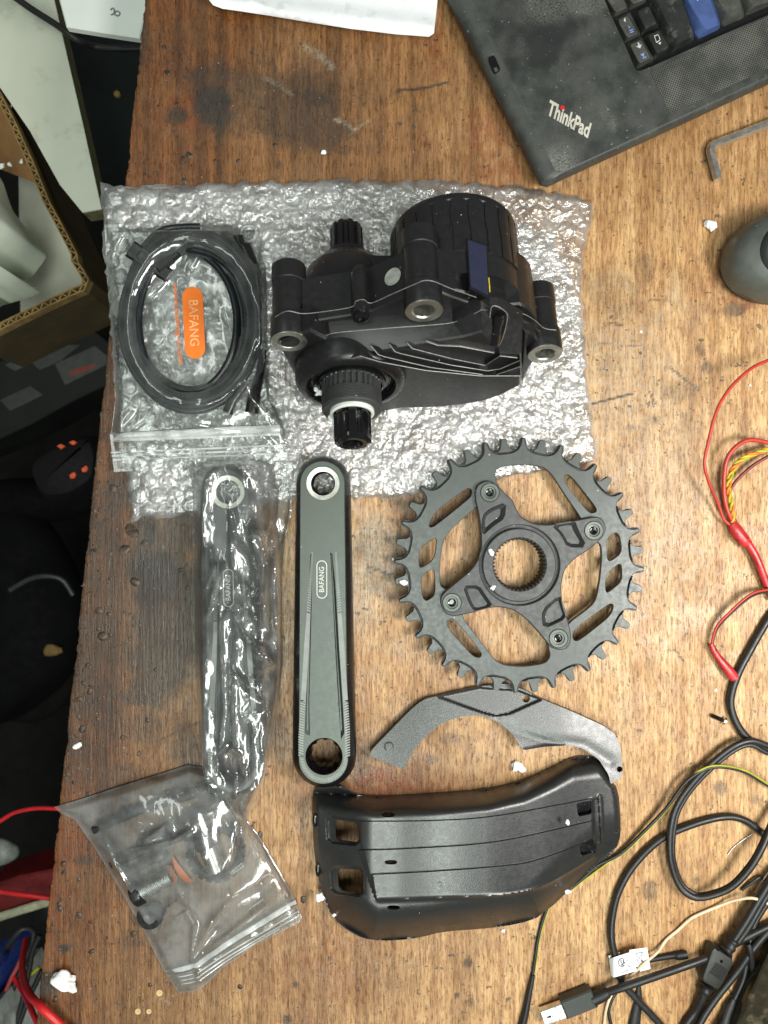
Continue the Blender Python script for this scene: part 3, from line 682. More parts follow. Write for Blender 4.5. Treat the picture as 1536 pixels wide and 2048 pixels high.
    b.add(vs, [(i, (i+1) % n, n+(i+1) % n, n+i) for i in range(n)]+[tuple(n+i for i in range(n))]); b.build('round_sticker', mat('silver_sticker', (176, 178, 170), .5, .2), mo, 20)
    # raised oval mark on the shoulder
    o1 = [mw(x, y, 31.2) for x, y in [(1016, 534), (1036, 532), (1052, 548), (1028, 546)]]
    b = mk(); b.tube(spl([(u, 33.0-(u-64)*.22, v) for u, v in o1], 1.5, True), .5, 6, True); b.build('cast_loop', BLACKS, mo)
build_motor()

# ------------------------------------------------------------------ chainring
def build_chainring():
    cr = thing('chainring', 'dark grey narrow-wide chainring with four-arm spider and toothed rim lying on the bench', 'chainring', (*P(1042, 1131, 0)[:2], 0))
    zt = 12.5
    q = lambda pts, z=zt: PP(crop(pts, 770, 850, 2.898), z)
    cx, cy = 780, 814
    holes = [[(640, 262), (690, 237), (820, 228), (920, 243), (965, 282), (1050, 415), (1138, 540), (1150, 600), (1170, 665), (1250, 682), (1258, 760), (1248, 880), (1225, 1010), (1190, 1055), (1065, 1147), (1050, 1190), (1000, 1178), (940, 1235), (948, 1290), (960, 1340), (930, 1382), (800, 1402), (690, 1392), (640, 1365), (605, 1320), (455, 1125), (445, 1090), (440, 1020), (400, 975), (345, 948), (318, 930), (318, 800), (342, 640), (530, 475), (550, 455), (600, 452), (655, 420), (660, 350), (640, 315)],
             [(1035, 300), (1060, 285), (1100, 320), (1225, 480), (1225, 505), (1195, 512), (1165, 490), (1050, 345)],
             [(1285, 660), (1335, 620), (1360, 640), (1374, 740), (1305, 792), (1288, 775)],
             [(1282, 865), (1355, 803), (1372, 815), (1374, 905), (1290, 975), (1277, 955)],
             [(1085, 1215), (1110, 1175), (1300, 1035), (1325, 1040), (1318, 1080), (1290, 1120), (1125, 1250), (1095, 1250)],
             [(357, 1140), (385, 1122), (415, 1140), (560, 1320), (555, 1345), (530, 1348), (500, 1330), (365, 1175)],
             [(202, 715), (290, 652), (300, 670), (285, 780), (205, 832), (195, 800)],
             [(205, 880), (270, 833), (287, 850), (292, 985), (240, 1022), (218, 1000)],
             [(253, 580), (290, 505), (470, 368), (502, 370), (502, 410), (470, 440), (290, 585), (262, 594)]]
    def pol(r, a): return (cx+r*math.cos(a)*.985, cy-r*math.sin(a)*1.005)
    A0 = math.radians(88.2); st = 2*math.pi/40
    RT = 742
    def pxy(r, x, a): return (cx+(r*math.cos(a)+x*math.sin(a))*.985, cy-(r*math.sin(a)-x*math.cos(a))*1.005)   # x tangential, clockwise positive
    GR, GC = 31, RT-43
    def gullet(a, n=9): return [pxy(GC-GR*math.sin(f), -GR*math.cos(f), a) for f in [math.pi*k/(n-1) for k in range(n)]]
    base = []
    for i in range(40):
        a = A0-i*st; hw = 19 if i % 2 else 16.5
        tip = [(RT-34, hw+5), (RT-14, hw+1), (RT-6, hw-4), (RT-4, hw-9)] if i % 2 else [(RT-34, hw+7), (RT-10, hw), (RT-2, hw-6)]
        base += [pxy(r, -x, a) for r, x in tip]+[pxy(r, x, a) for r, x in tip[::-1]]+gullet(a-st/2)
    mb = MB(); hq = [q(chk(h, 2, .2)) for h in holes]
    zc = 10.2
    mb.slot = 1; mb.prism(q(base), 8.8, zc, .0, hq, bottom=True); mb.slot = 0  # base ring painted dark so the groove reads as a shaded line
    plate = []
    for i in range(0, 40, 2):
        a = A0-i*st
        plate += [pol(648, a+1.0*st), pol(650, a+.64*st), pol(657, a+.46*st)]+[pxy(r, -x, a) for r, x in ((670, 27), (RT-50, 15), (RT-30, 10.5), (RT-13, 8), (RT-8, 3))]+[pxy(r, x, a) for r, x in ((RT-8, 3), (RT-13, 8), (RT-30, 10.5), (RT-50, 15), (670, 27))]+[pol(657, a-.46*st), pol(650, a-.64*st)]
    mb.prism(q(plate), zc-.3, zt, .3, hq)
    for i in range(1, 40, 2):       # the wide teeth and their ledges, a groove away from the plate
        a = A0-i*st
        gl = gullet(a+st/2)[3:]; gr = gullet(a-st/2)[:-3]
        g = gl+[pxy(r, -x, a) for r, x in ((RT-34, 21), (RT-14, 17), (RT-8, 13), (RT-6, 9))]+[pxy(r, x, a) for r, x in ((RT-6, 9), (RT-8, 13), (RT-14, 17), (RT-34, 21))]+gr+[pol(664, a-.42*st), pol(659, a-.3*st), pol(657, a), pol(659, a+.3*st), pol(664, a+.42*st)]
        mb.prism(q(g), zc-.3, zt-.15, .25)
    mb.build('toothed_ring', [RINGM, RUBBER], cr, 30)
    # spider
    sp = [(525, 372), (540, 345), (575, 326), (610, 322), (650, 345), (700, 400), (742, 435), (755, 475), (790, 535), (860, 572), (945, 580), (1030, 568), (1110, 552), (1215, 530), (1258, 540), (1280, 580), (1280, 620), (1255, 660), (1180, 725), (1095, 778), (1040, 840), (1020, 940), (1030, 1040), (1060, 1130), (1080, 1210), (1075, 1270), (1050, 1300), (1005, 1306), (960, 1288), (885, 1195), (820, 1125), (740, 1068), (640, 1052), (520, 1085), (395, 1112), (348, 1092), (320, 1040), (325, 985), (420, 905), (500, 840), (545, 770), (560, 700), (555, 600), (540, 500), (522, 430)]
    zs = 16.0; c = (780, 812); mb = MB(); so = q(chk(sp, 2, .2), zs)
    spl_in = []; n = 40
    for i in range(n):
        for k, r in ((0, 152), (.3, 152), (.42, 143), (.58, 141), (.72, 143), (.84, 152)): a = 2*math.pi*(i+k)/n; spl_in.append((780+r*math.cos(a), 808-r*math.sin(a)))
    pk = [[(568, 525), (610, 488), (698, 452), (690, 540), (628, 580), (562, 640)], [(972, 582), (1100, 560), (1112, 600), (1165, 705), (1060, 705), (1022, 632)], [(455, 935), (545, 935), (580, 990), (622, 1050), (520, 1078), (490, 1030)], [(912, 1075), (1010, 990), (1030, 1040), (1055, 1115), (920, 1180)]]
    inn = [[(585, 535), (615, 505), (672, 480), (668, 530), (615, 568), (580, 600)], [(1000, 592), (1082, 578), (1092, 610), (1140, 690), (1068, 688), (1035, 628)], [(475, 950), (535, 950), (568, 1000), (600, 1045), (525, 1064), (502, 1022)], [(932, 1085), (1005, 1012), (1018, 1050), (1040, 1108), (936, 1160)]]
    pq = [q(chk(p, 1, .2), zs) for p in pk]; iq = [q(chk(p, 1, .2), zs-1) for p in inn]
    groove = q(circ(c, 232, 72), zs); si = q(spl_in, zs)
    bh = [circ(P(*crop([b], 770, 850, 2.898)[0], zs)[:2], 5.6, 24) for b in ((608, 391), (1210, 612), (388, 1030), (1005, 1237))]
    mb.prism(so, 11.2, zs, .6, [groove]+pq+bh)
    for a, b_ in zip(pq, iq): mb.pocket(a, b_, zs, zs-2.6)
    s_ = mb.build('spider', SPID, cr, 30)
    mb = MB(); cw_ = P(crop([c], 770, 850, 2.898)[0][0], crop([c], 770, 850, 2.898)[0][1], zs)
    mb.prism(groove, 2, zs-2.8, 0, [si]); mb.prism(q(circ((778, 812), 214, 72), zs), zs-3, zs+.6, .7, [si]); mb.prism(q(circ(c, 200, 48)), 0, 2.5, 0, [si], bottom=True)
    mb.build('splined_hub', SPID, cr, 30)
    for x, y in [(608, 391), (1210, 612), (388, 1030), (1005, 1237)]:
        pc = crop([(x, y)], 770, 850, 2.898)[0]; w = P(pc[0], pc[1], zs)
        mb = MB(); mb.lathe([(5.9, zs-.5), (5.9, zs+.25), (5.6, zs+.55), (4.0, zs+.5), (3.7, zs-.4), (2.7, zs-.5), (2.5, zs-4)], w[:2], 32, cap=False)
        bl = mb.build('chainring_bolt', ANOD, cr, 30)
        mb = MB(); mb.lathe([(2.6, zs-1), (2.4, zs-1.1), (1.7, zs-1.2), (1.7, zs-3.2), (.1, zs-3.2)], w[:2], 6, cap=False); mb.build('hex_socket', GLOSSB, bl)
build_chainring()

# ------------------------------------------------------------------ crank arms
def crank_layers(c1, r1, c2, r2, z0, h, skew=0):
    L = []
    for d1, d2, z in ((5, 5, 0), (1, 1, 3), (0, 0, 8), (0, 0, h-8), (1.2, 1.8, h-4), (3.2, 4.6, h-.9), (3.7, 5.1, h)):
        L.append([(*p, z0+z) for p in stadium(c1, r1-d1, (c2[0]+skew*d2*.2, c2[1]), r2-d2)])
    return L
def build_crank(name, label, cat, c1, r1, c2, r2, z0, h, pill=True, fm=None):
    fm = fm or ANOD
    zt = z0+h; a1 = P(*c1, zt-6)[:2]; a2 = P(*c2, zt-6)[:2]; s = K*(H-zt+6)/H
    t = thing(name, label, cat, ((a1[0]+a2[0])/2, (a1[1]+a2[1])/2, z0))
    L = crank_layers(a1, r1*s, a2, r2*s, z0, h)
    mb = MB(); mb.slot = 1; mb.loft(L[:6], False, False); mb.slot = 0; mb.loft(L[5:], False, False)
    face = [p[:2] for p in L[-1]]
    def fp(x, y): return P(c1[0]+x+(c2[0]-c1[0])*y/(c2[1]-c1[1]), c1[1]+y, zt)[:2]
    T = lambda pts: [fp(*p) for p in pts]
    dy = c2[1]-c1[1]
    h1 = circ(fp(0, 0), 24*s, 32); h2 = circ(fp(0, dy), 37*s, 40)
    gr = T([(14, 138), (18, 141), (24, 200), (31, 330), (38, 440), (41, 500), (34, 512), (29, 440), (23, 330), (18, 220)]); gf = T([(15.5, 142), (16.5, 144), (19.5, 200), (26, 330), (33, 440), (36, 494), (33, 500), (31, 440), (25, 330), (18.5, 215)])
    gl = T([(-26, 142), (-22, 139), (-23, 220), (-26, 330), (-29, 440), (-28, 505), (-38, 500), (-36, 440), (-33, 330), (-29, 220)]); glf = T([(-25, 146), (-23.5, 143), (-25, 220), (-28, 330), (-31, 440), (-31, 495), (-35, 494), (-34, 440), (-31, 330), (-27.5, 220)])
    mb.tri_cap([face, cw(h1), cw(h2), cw(gr), cw(gl)], zt)
    mb.pocket(cw(gr), cw(gf) if area(gf)*area(gr) > 0 else ccw(gf), zt, zt-2.6); mb.pocket(cw(gl), cw(glf) if area(glf)*area(gl) > 0 else ccw(glf), zt, zt-1.0)
    mb.tri_cap([[p[:2] for p in L[0]], cw(h1), cw(h2)], z0, False)
    for hh, c, r in ((h1, fp(0, 0), 24*s), (h2, fp(0, dy), 37*s)):
        n = len(hh); k = ccw(hh); mb.add([(*p, zt) for p in k]+[(*p, z0+.3) for p in k], [(i, n+i, n+(i+1) % n, (i+1) % n) for i in range(n)])
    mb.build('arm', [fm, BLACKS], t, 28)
    c = fp(0, 0); mb = MB(); mb.lathe([(24*s, zt-1), (24*s, zt+.05), (32.5*s, zt+.35), (33.3*s, zt+.1), (33.3*s, zt-.5)], c, 40, cap=False); mb.build('pedal_eye_washer', SILV, t, 30)
    mb = MB(); mb.lathe([(23.8*s, zt-.2)]+[(23.8*s-(.5 if k % 2 else 0), zt-1-k*.8) for k in range(18)], c, 36, cap=False); mb.build('pedal_thread', BLACKS, t, 30)
    c = fp(0, dy); mb = MB(); mb.lathe([(37*s, zt-.3), (36*s, zt-2.5), (33*s, zt-5), (29*s, zt-7), (28.5*s, zt-14)], c, 96, lambda a, k: (1 if k < 2 else 1-.10*float(ss(.1, .7, math.cos(a*8+.4)))), cap=False); mb.build('spline_socket', GLOSSB, t, 40)
    # hatched print down both shoulders and round the end
    mb = MB(); z = zt+.06
    for sg in (-1, 1):
        def st(y):
            u = (y-140)/(dy-140); o = (25+22*min(1, u*1.15)) if sg > 0 else (22+24*min(1, u*1.1)); return sg*o, 3+7*min(1, u*2.2)
        y = 140.0
        while y < dy:
            solid = 330 > y > 255 or (y > 255 and y < 435); g = 3.0 if not solid else 2.0
            x, w = st(y); x2, w2 = st(y+4)
            dx = 0 if solid else 3.5
            qd = [(x-sg*w*.5, y), (x+sg*w*.5, y-dx), (x+sg*w*.5, y-dx+g), (x-sg*w*.5, y+g)]
            mb.add([(*fp(*p), z) for p in qd], [(0, 1, 2, 3) if sg < 0 else (3, 2, 1, 0)]); y += 5.2 if not solid else 2.2
    for i in range(46):
        a = math.pi*(i+.5)/46; R0, R1 = 43, 51
        pt = lambda r, da: (*fp(r*math.cos(a+da)*.94, dy+r*math.sin(a+da)), z)
        mb.add([pt(R0, 0), pt(R1, .05), pt(R1, .085), pt(R0, .035)], [(0, 1, 2, 3)])
    f = mb.f; mb.f = [fc if (lambda A, B, C: (B[0]-A[0])*(C[1]-A[1])-(B[1]-A[1])*(C[0]-A[0]))(*(mb.v[i] for i in fc[:3])) > 0 else fc[::-1] for fc in f]
    mb.build('hatched_print', HATCH, t)
    if pill:
        mb = MB(); cx, cy = -3, 192
        out = stadium((cx, cy-27.5), 10.6, (cx, cy+27.5), 10.59); inn = stadium((cx, cy-27.5), 9.0, (cx, cy+27.5), 8.99)
        mb.tri_cap([ccw([fp(*p) for p in out]), cw([fp(*p) for p in inn])], zt+.07)
        mb.text('BAFANG', 14.5, lambda x, y: (*fp(cx-y*0+(-y), cy-x), zt+.07), .004, .92)
        mb.f = [fc if (lambda A, B, C: (B[0]-A[0])*(C[1]-A[1])-(B[1]-A[1])*(C[0]-A[0]))(*(mb.v[i] for i in fc[:3])) > 0 else fc[::-1] for fc in mb.f]
        mb.build('lettering', WHITEP, t)
    return t
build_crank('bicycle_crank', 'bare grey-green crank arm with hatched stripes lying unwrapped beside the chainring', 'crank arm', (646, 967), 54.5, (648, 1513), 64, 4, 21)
build_crank('bicycle_crank', 'crank arm sealed inside the long clear crumpled plastic sleeve', 'crank arm', (456, 984), 54, (467, 1533), 62, 4, 20, True, CRKDIM)

# ------------------------------------------------------------------ motor covers
def build_covers():
    q = lambda pts: crop(pts, 600, 1340, 2.2925)
    out = chk(q([(55, 600), (62, 550), (95, 535), (180, 522), (215, 545), (250, 572), (350, 582), (600, 570), (850, 550), (1000, 518), (1130, 462), (1230, 410), (1300, 395), (1365, 405), (1420, 500), (1460, 545), (1472, 700), (1466, 790), (1425, 850), (1340, 905), (1110, 1130), (1000, 1165), (860, 1185), (650, 1200), (560, 1225), (450, 1240), (330, 1240), (250, 1215), (150, 1140), (95, 1010), (70, 880), (58, 740)]), 1, .25)
    hl = [chk(q(h), 1, .12) for h in ([(160, 685), (268, 702), (270, 797), (165, 782)], [(172, 912), (286, 915), (290, 1032), (178, 1008)])]
    sl = [chk(q(h), 2, .25) for h in ([(375, 653), (434, 653), (434, 676), (375, 676)], [(388, 871), (445, 871), (445, 892), (388, 892)], [(400, 1079), (458, 1079), (458, 1099), (400, 1099)])]
    wr = [chk(q(h), 1, .1) for h in ([(1268, 612), (1336, 597), (1338, 660), (1275, 674)], [(1282, 800), (1348, 768), (1352, 832), (1288, 856)])]
    tops = q([(55, 560), (350, 582), (600, 570), (850, 550), (1000, 518), (1130, 462), (1230, 410), (1370, 395)]); bots = q([(60, 900), (150, 1140), (330, 1240), (560, 1225), (860, 1185), (1110, 1130), (1340, 905), (1466, 800)])
    L1, L2, L3, L4 = q([(250, 693), (600, 690), (900, 668), (1340, 588)]), q([(270, 825), (500, 818), (900, 786), (1345, 690)]), q([(330, 937), (620, 922), (900, 900), (1080, 872), (1345, 775)]), q([(350, 1056), (700, 1045), (960, 1030), (1130, 985), (1345, 860)])
    pan = L1+L4[::-1]
    rib = q([(1375, 580), (1390, 800)]); rel = q([(1358, 600), (1366, 780)])
    L1, L2, L3, L4 = [[tuple(p[:2]) for p in spl([(*a, 0) for a in l], 8)] for l in (L1, L2, L3, L4)]
    dk = [chk(q(h), 1, .15) for h in ([(122, 670), (275, 690), (275, 805), (126, 790)], [(135, 900), (292, 905), (296, 1040), (140, 1020)])]
    def zf(x, y):
        de = edged(x, y, out); de = np.maximum(de, 0)
        dt, _ = segd(x, y, tops); db, _ = segd(x, y, bots)
        cxx = (x-600)*2.2925
        bow = 31-21*ss(850, 1500, cxx)-17*(1-ss(40, 340, cxx))+1.6*np.sin((cxx-500)/110)*ss(300, 500, cxx)*(1-ss(1000, 1200, cxx))
        roll_t = 1-(1-np.clip(dt/46, 0, 1))**2; roll_b = 1-(1-np.clip(db/68, 0, 1))**2
        re_ = 1-(1-np.clip(de/14, 0, 1))**2
        z = 3+(bow)*np.minimum(roll_t, roll_b)**.9*(.55+.45*re_)
        for up_, k in ((L1, .9), (L2, 1.3), (L3, 1.3)):
            q_ = up_+L4[::-1]; z = z+k*ss(-1.1, 1.1, edged(x, y, q_))
        d4, t4 = segd(x, y, L4); z = z+.9*np.exp(-(d4/4.0)**2)*ss(-.02, .03, t4)
        d, _ = segd(x, y, rib); z = z+1.3*(1-ss(2.5, 5, d)); d, _ = segd(x, y, rel); z = z-.7*(1-ss(4, 6, d))
        for p in dk: z = z-3.0*ss(-3, 4, edged(x, y, p))
        return z
    cv = thing('skid_cover', 'large curved black plastic motor guard with slots and square openings at the bench front', 'motor cover', (*P(930, 1720, 0)[:2], 0))
    def par(l, d): return [(a[0], a[1]+d) for a in l]
    mb = MB(); shell(mb, out, hl+sl+wr, zf, 2.4, 2.4, cons=[par(l, d)[1:-1] for l in (L1, L2, L3) for d in (-1.3, 1.3)]); mb.build('guard_shell', PLAST, cv, 40)
    # floors of the blind right-hand openings
    mb = MB()
    for h in wr:
        c = (sum(p[0] for p in h)/len(h), sum(p[1] for p in h)/len(h)); z = float(zf(np.array([c[0]]), np.array([c[1]]))[0])-5
        mb.add([P(c[0]+(p[0]-c[0])*1.25, c[1]+(p[1]-c[1])*1.25, z) for p in ccw(h)][::-1], [tuple(range(len(h)))])
    mb.build('opening_floor', GLOSSB, cv)
    for x, y, r in ((642, 983, 12), (1437, 560, 11), (1450, 737, 11)):
        c = q([(x, y)])[0]; z = float(zf(np.array([c[0]]), np.array([c[1]]))[0]); w = P(*c, z); mb = MB()
        mb.lathe([(r*.14, z-.4), (r*.14, z+.35), (r*.08, z+.35), (r*.07, z-.3), (.05, z-.3)], w[:2], 20, cap=False); mb.build('moulded_boss', BLACKS, cv)
    for x, y in ((68, 688), (82, 915)):
        c = q([(x, y)])[0]; z = float(zf(np.array([c[0]+3]), np.array([c[1]]))[0]); w = P(*c, z+.3); mb = MB(); mb.blob(w, 3.2, 3, 2, (.55, 1.5, .4), 0); mb.build('edge_hole', GLOSSB, cv)
    # arch-shaped trim
    out2 = chk(q([(320, 385), (330, 365), (500, 190), (540, 155), (580, 130), (640, 118), (820, 75), (950, 62), (1030, 92), (1110, 135), (1250, 192), (1390, 255), (1440, 290), (1466, 335), (1476, 420), (1480, 485), (1425, 525), (1415, 480), (1370, 410), (1300, 362), (1230, 346), (1120, 352), (1020, 369), (980, 300), (920, 245), (860, 216), (800, 207), (720, 217), (640, 250), (570, 310), (520, 370), (490, 430), (478, 457), (335, 400)]), 1, .12)
    tri = q([(632, 122), (820, 82), (1000, 95), (1105, 135), (960, 200), (900, 211), (840, 196)])
    lowr = q([(900, 250), (1200, 340), (1020, 369)])
    def zf2(x, y):
        z = 5.6+.045*(y-1380)+0*x-1.6*ss(-2.5, 2.5, edged(x, y, tri))
        cxx = (x-600)*2.2925
        z = z-2.5*ss(1180, 1480, cxx)-2.5*(1-ss(330, 700, cxx))
        cr_ = q([(925, 240), (1120, 320), (1300, 345), (1420, 420)]); d, _ = segd(x, y, cr_)
        return z-1.0*ss(-8, 8, edged(x, y, lowr))-.8*np.exp(-(d/12)**2)
    tr = thing('trim_cover', 'slim arched black plastic trim piece with a triangular dip, above the large guard', 'trim piece', (*P(1030, 1440, 0)[:2], 0))
    hs = [circ(q([p])[0], r, 16) for p, r in (((1036, 131), 8), ((1465, 455), 6))]
    mb = MB(); shell(mb, out2, hs, zf2, 2.3, 0); 
    mb.build('trim_face', PLAST, tr, 35)
    mb = MB(); w2 = [P(x, y, float(zf2(np.array([x]), np.array([y]))[0])) for x, y in ccw(out2)]; n = len(w2)
    mb.add(w2+[(p[0]*1.0, p[1], .1) for p in w2], [(i, n+i, n+(i+1) % n, (i+1) % n)[::-1] for i in range(n)]); mb.build('trim_skirt', PLAST, tr, 35)
    c = q([(408, 352)])[0]; z = float(zf2(np.array([c[0]]), np.array([c[1]]))[0]); mb = MB(); mb.lathe([(3.2, z-.5), (3.2, z+.3), (2.5, z+.3), (2.2, z-.3), (.1, z-.3)], P(*c, z)[:2], 20, cap=False); mb.build('trim_screw', RUBBER, tr)
build_covers()
# ------------------------------------------------------------------ bubble wrap
BUBF = film('bubble_wrap_film', .25, (.96, .97, .97), 1.7, .2, .3, .9, .11, (.93, .94, .94))
BUBF2 = film('bubble_wrap_film_under', .34, (.95, .96, .96), 1.6, .22, .35, .8, .12, (.92, .93, .93))
def rid(X, Y, c, sd):
    n = vn(X/c+.8*vn(X/c*1.7, Y/c*1.7, sd+3), Y/c+.8*vn(X/c*1.7+9, Y/c*1.7, sd+4), sd)
    return (1-np.abs(2*n-1))**3
def wrap_z(X, Y, seed, inflate, base):
    a = 11.8; r = 5.4; best = np.full(X.shape, -1e9); row = np.round(Y/(a*.866)).astype(int); B = np.zeros_like(X)
    for dr in (-1, 0, 1):
        rr = row+dr; off = (np.abs(rr) % 2)*.5*a; cx = np.round((X-off)/a)
        for dc in (-1, 0, 1):
            c = cx+dc; jx = h2(c, rr, seed)-.5; jy = h2(c, rr, seed+1)-.5
            d = np.hypot(X-(c*a+off)-jx*1.2, Y-rr*a*.866-jy*1.2); full = .45+.65*h2(c, rr, seed+2)
            B = np.maximum(B, full*inflate*2.9*np.clip(1-(d/r)**2, 0, 1)**.42)
    cr = 1-.6*np.clip(inflate, 0, 1)
    z = base+B+cr*(1.8*facet(X, Y, 8.5, seed+3)+1.3*facet(X, Y, 4.2, seed+4)+.7*facet(X, Y, 2.1, seed+9)+1.3*rid(X, Y, 6.5, seed+30)+.9*rid(X, Y, 3.1, seed+31))+.5*facet(X, Y, 3.2, seed+5)*(B > .3)+1.2*(fbm(X*.02, Y*.02, seed+6)-.5)
    return np.maximum(z, .4)
def build_wrap():
    wr = thing('bubble_wrap', 'crumpled clear bubble wrap sheet spread under the black motor and cable bag', 'bubble wrap', (*P(690, 690, 0)[:2], 0))
    for nm, seed, base, L, Rr, T, B_, m, step in (
        ('upper_sheet', 11, 4.2, [(0, 203), (.2, 207), (.3, 216), (.5, 224), (.75, 244), (1, 262)], [(0, 1190), (.2, 1170), (.35, 1163), (.7, 1178), (.85, 1186), (1, 1196)], [(0, 368), (.1, 376), (.3, 362), (.5, 360), (.7, 363), (.85, 374), (1, 402)], [(0, 1040), (.15, 1028), (.25, 1012), (.34, 1000), (.55, 996), (.65, 988), (.76, 962), (.9, 945), (1, 925)], BUBF, .62),
        ('lower_sheet', 47, 1.6, [(0, 210), (.3, 224), (.75, 250), (1, 266)], [(0, 1105), (.25, 1150), (.5, 1166), (1, 1178)], [(0, 374), (.5, 368), (.8, 386), (.9, 440), (1, 470)], [(0, 1030), (.34, 994), (.65, 980), (.9, 935), (1, 900)], BUBF2, .95)):
        nx = int(985*K/step); ny = int(640*K/step)
        s, t = np.meshgrid(np.linspace(0, 1, nx), np.linspace(0, 1, ny))
        f = lambda tab, q: np.interp(q, [a for a, b in tab], [b for a, b in tab])
        px = f(L, t)*(1-s)+f(Rr, t)*s; py = f(T, s)*(1-t)+f(B_, s)*t
        e = np.minimum(np.minimum(s, 1-s)*985, np.minimum(t, 1-t)*640)
        rag = np.exp(-e/6)
        px = px+rag*7*(vn(py*.09, px*0, seed+20)-.5)*np.where(np.minimum(s, 1-s) < .03, 1, 0)+rag*0; py = py+rag*9*(vn(px*.07, py*0, seed+21)-.5)*np.where(np.minimum(t, 1-t) < .04, 1, 0)
        X = (px-768)*K; Y = (1024-py)*K
        infl = np.clip(.06+.85*(1-ss(240, 430, px))+.55*ss(1000, 1120, px)*(1-ss(430, 560, py))+.3*(fbm(X*.03, Y*.03, 90)-.5), .0, 1.1)
        if nm == 'lower_sheet': infl = infl*.6
        Z = wrap_z(X, Y, seed, infl, base)
        Z = Z*(1-.7*np.exp(-e/5))+.3
        k = (H-Z)/H; fastmesh(nm, X*k, Y*k, Z, m, wr)
build_wrap()

# ------------------------------------------------------------------ clear bags
ZIPH = film('milky_zip_bag_film', .17, (.95, .97, .96), 1.3, .12, .09, .25, .04, (.86, .88, .87))
ZIPF = film('zip_bag_film', .07, (.95, .97, .96), 1.3, .11, .09, .25, .03, (.80, .84, .82))
CLOUD = film('cloudy_sleeve_film', .11, (.96, .975, .97), 1.7, .19, .08, .4, .05, (.86, .89, .88))
SLEEVE = film('thin_sleeve_film', .06, (.96, .975, .97), 1.5, .15, .12, .4, .05, (.82, .85, .84))
ZIPM = film('zip_strip_plastic', .45, (.95, .96, .96), 1.0, .2, .1, .5, .03, (.88, .9, .89))
def folds(x, y, lines):
    z = 0
    for pts, h, w in lines:
        d, t = segd(x, y, pts); z = z+1.35*h*np.exp(-(d/w)**1.3)*(.35+.65*np.sin(np.pi*np.clip(t, .02, .98)))
    return z
def up_tris(mb):
    def nz(fc): A, B, C = (mb.v[i] for i in fc[:3]); return (B[0]-A[0])*(C[1]-A[1])-(B[1]-A[1])*(C[0]-A[0])
    mb.f = [f if nz(f) > 0 else f[::-1] for f in mb.f]; return mb
def textfit(mb, t, c, right, upv, width, height, zf, bold=.0):
    v, f = textmesh(t, bold); xs = [p[0] for p in v]; ys = [p[1] for p in v]; w = max(xs)-min(xs); h = max(ys)-min(ys); mx = (max(xs)+min(xs))/2; my = (max(ys)+min(ys))/2
    out = []
    for x, y in v:
        a = (x-mx)/w*width; b = (y-my)/h*height; px = c[0]+right[0]*a+upv[0]*b; py = c[1]+right[1]*a+upv[1]*b; out.append(P(px, py, zf(px, py) if callable(zf) else zf))
    mb.add(out, f); return mb

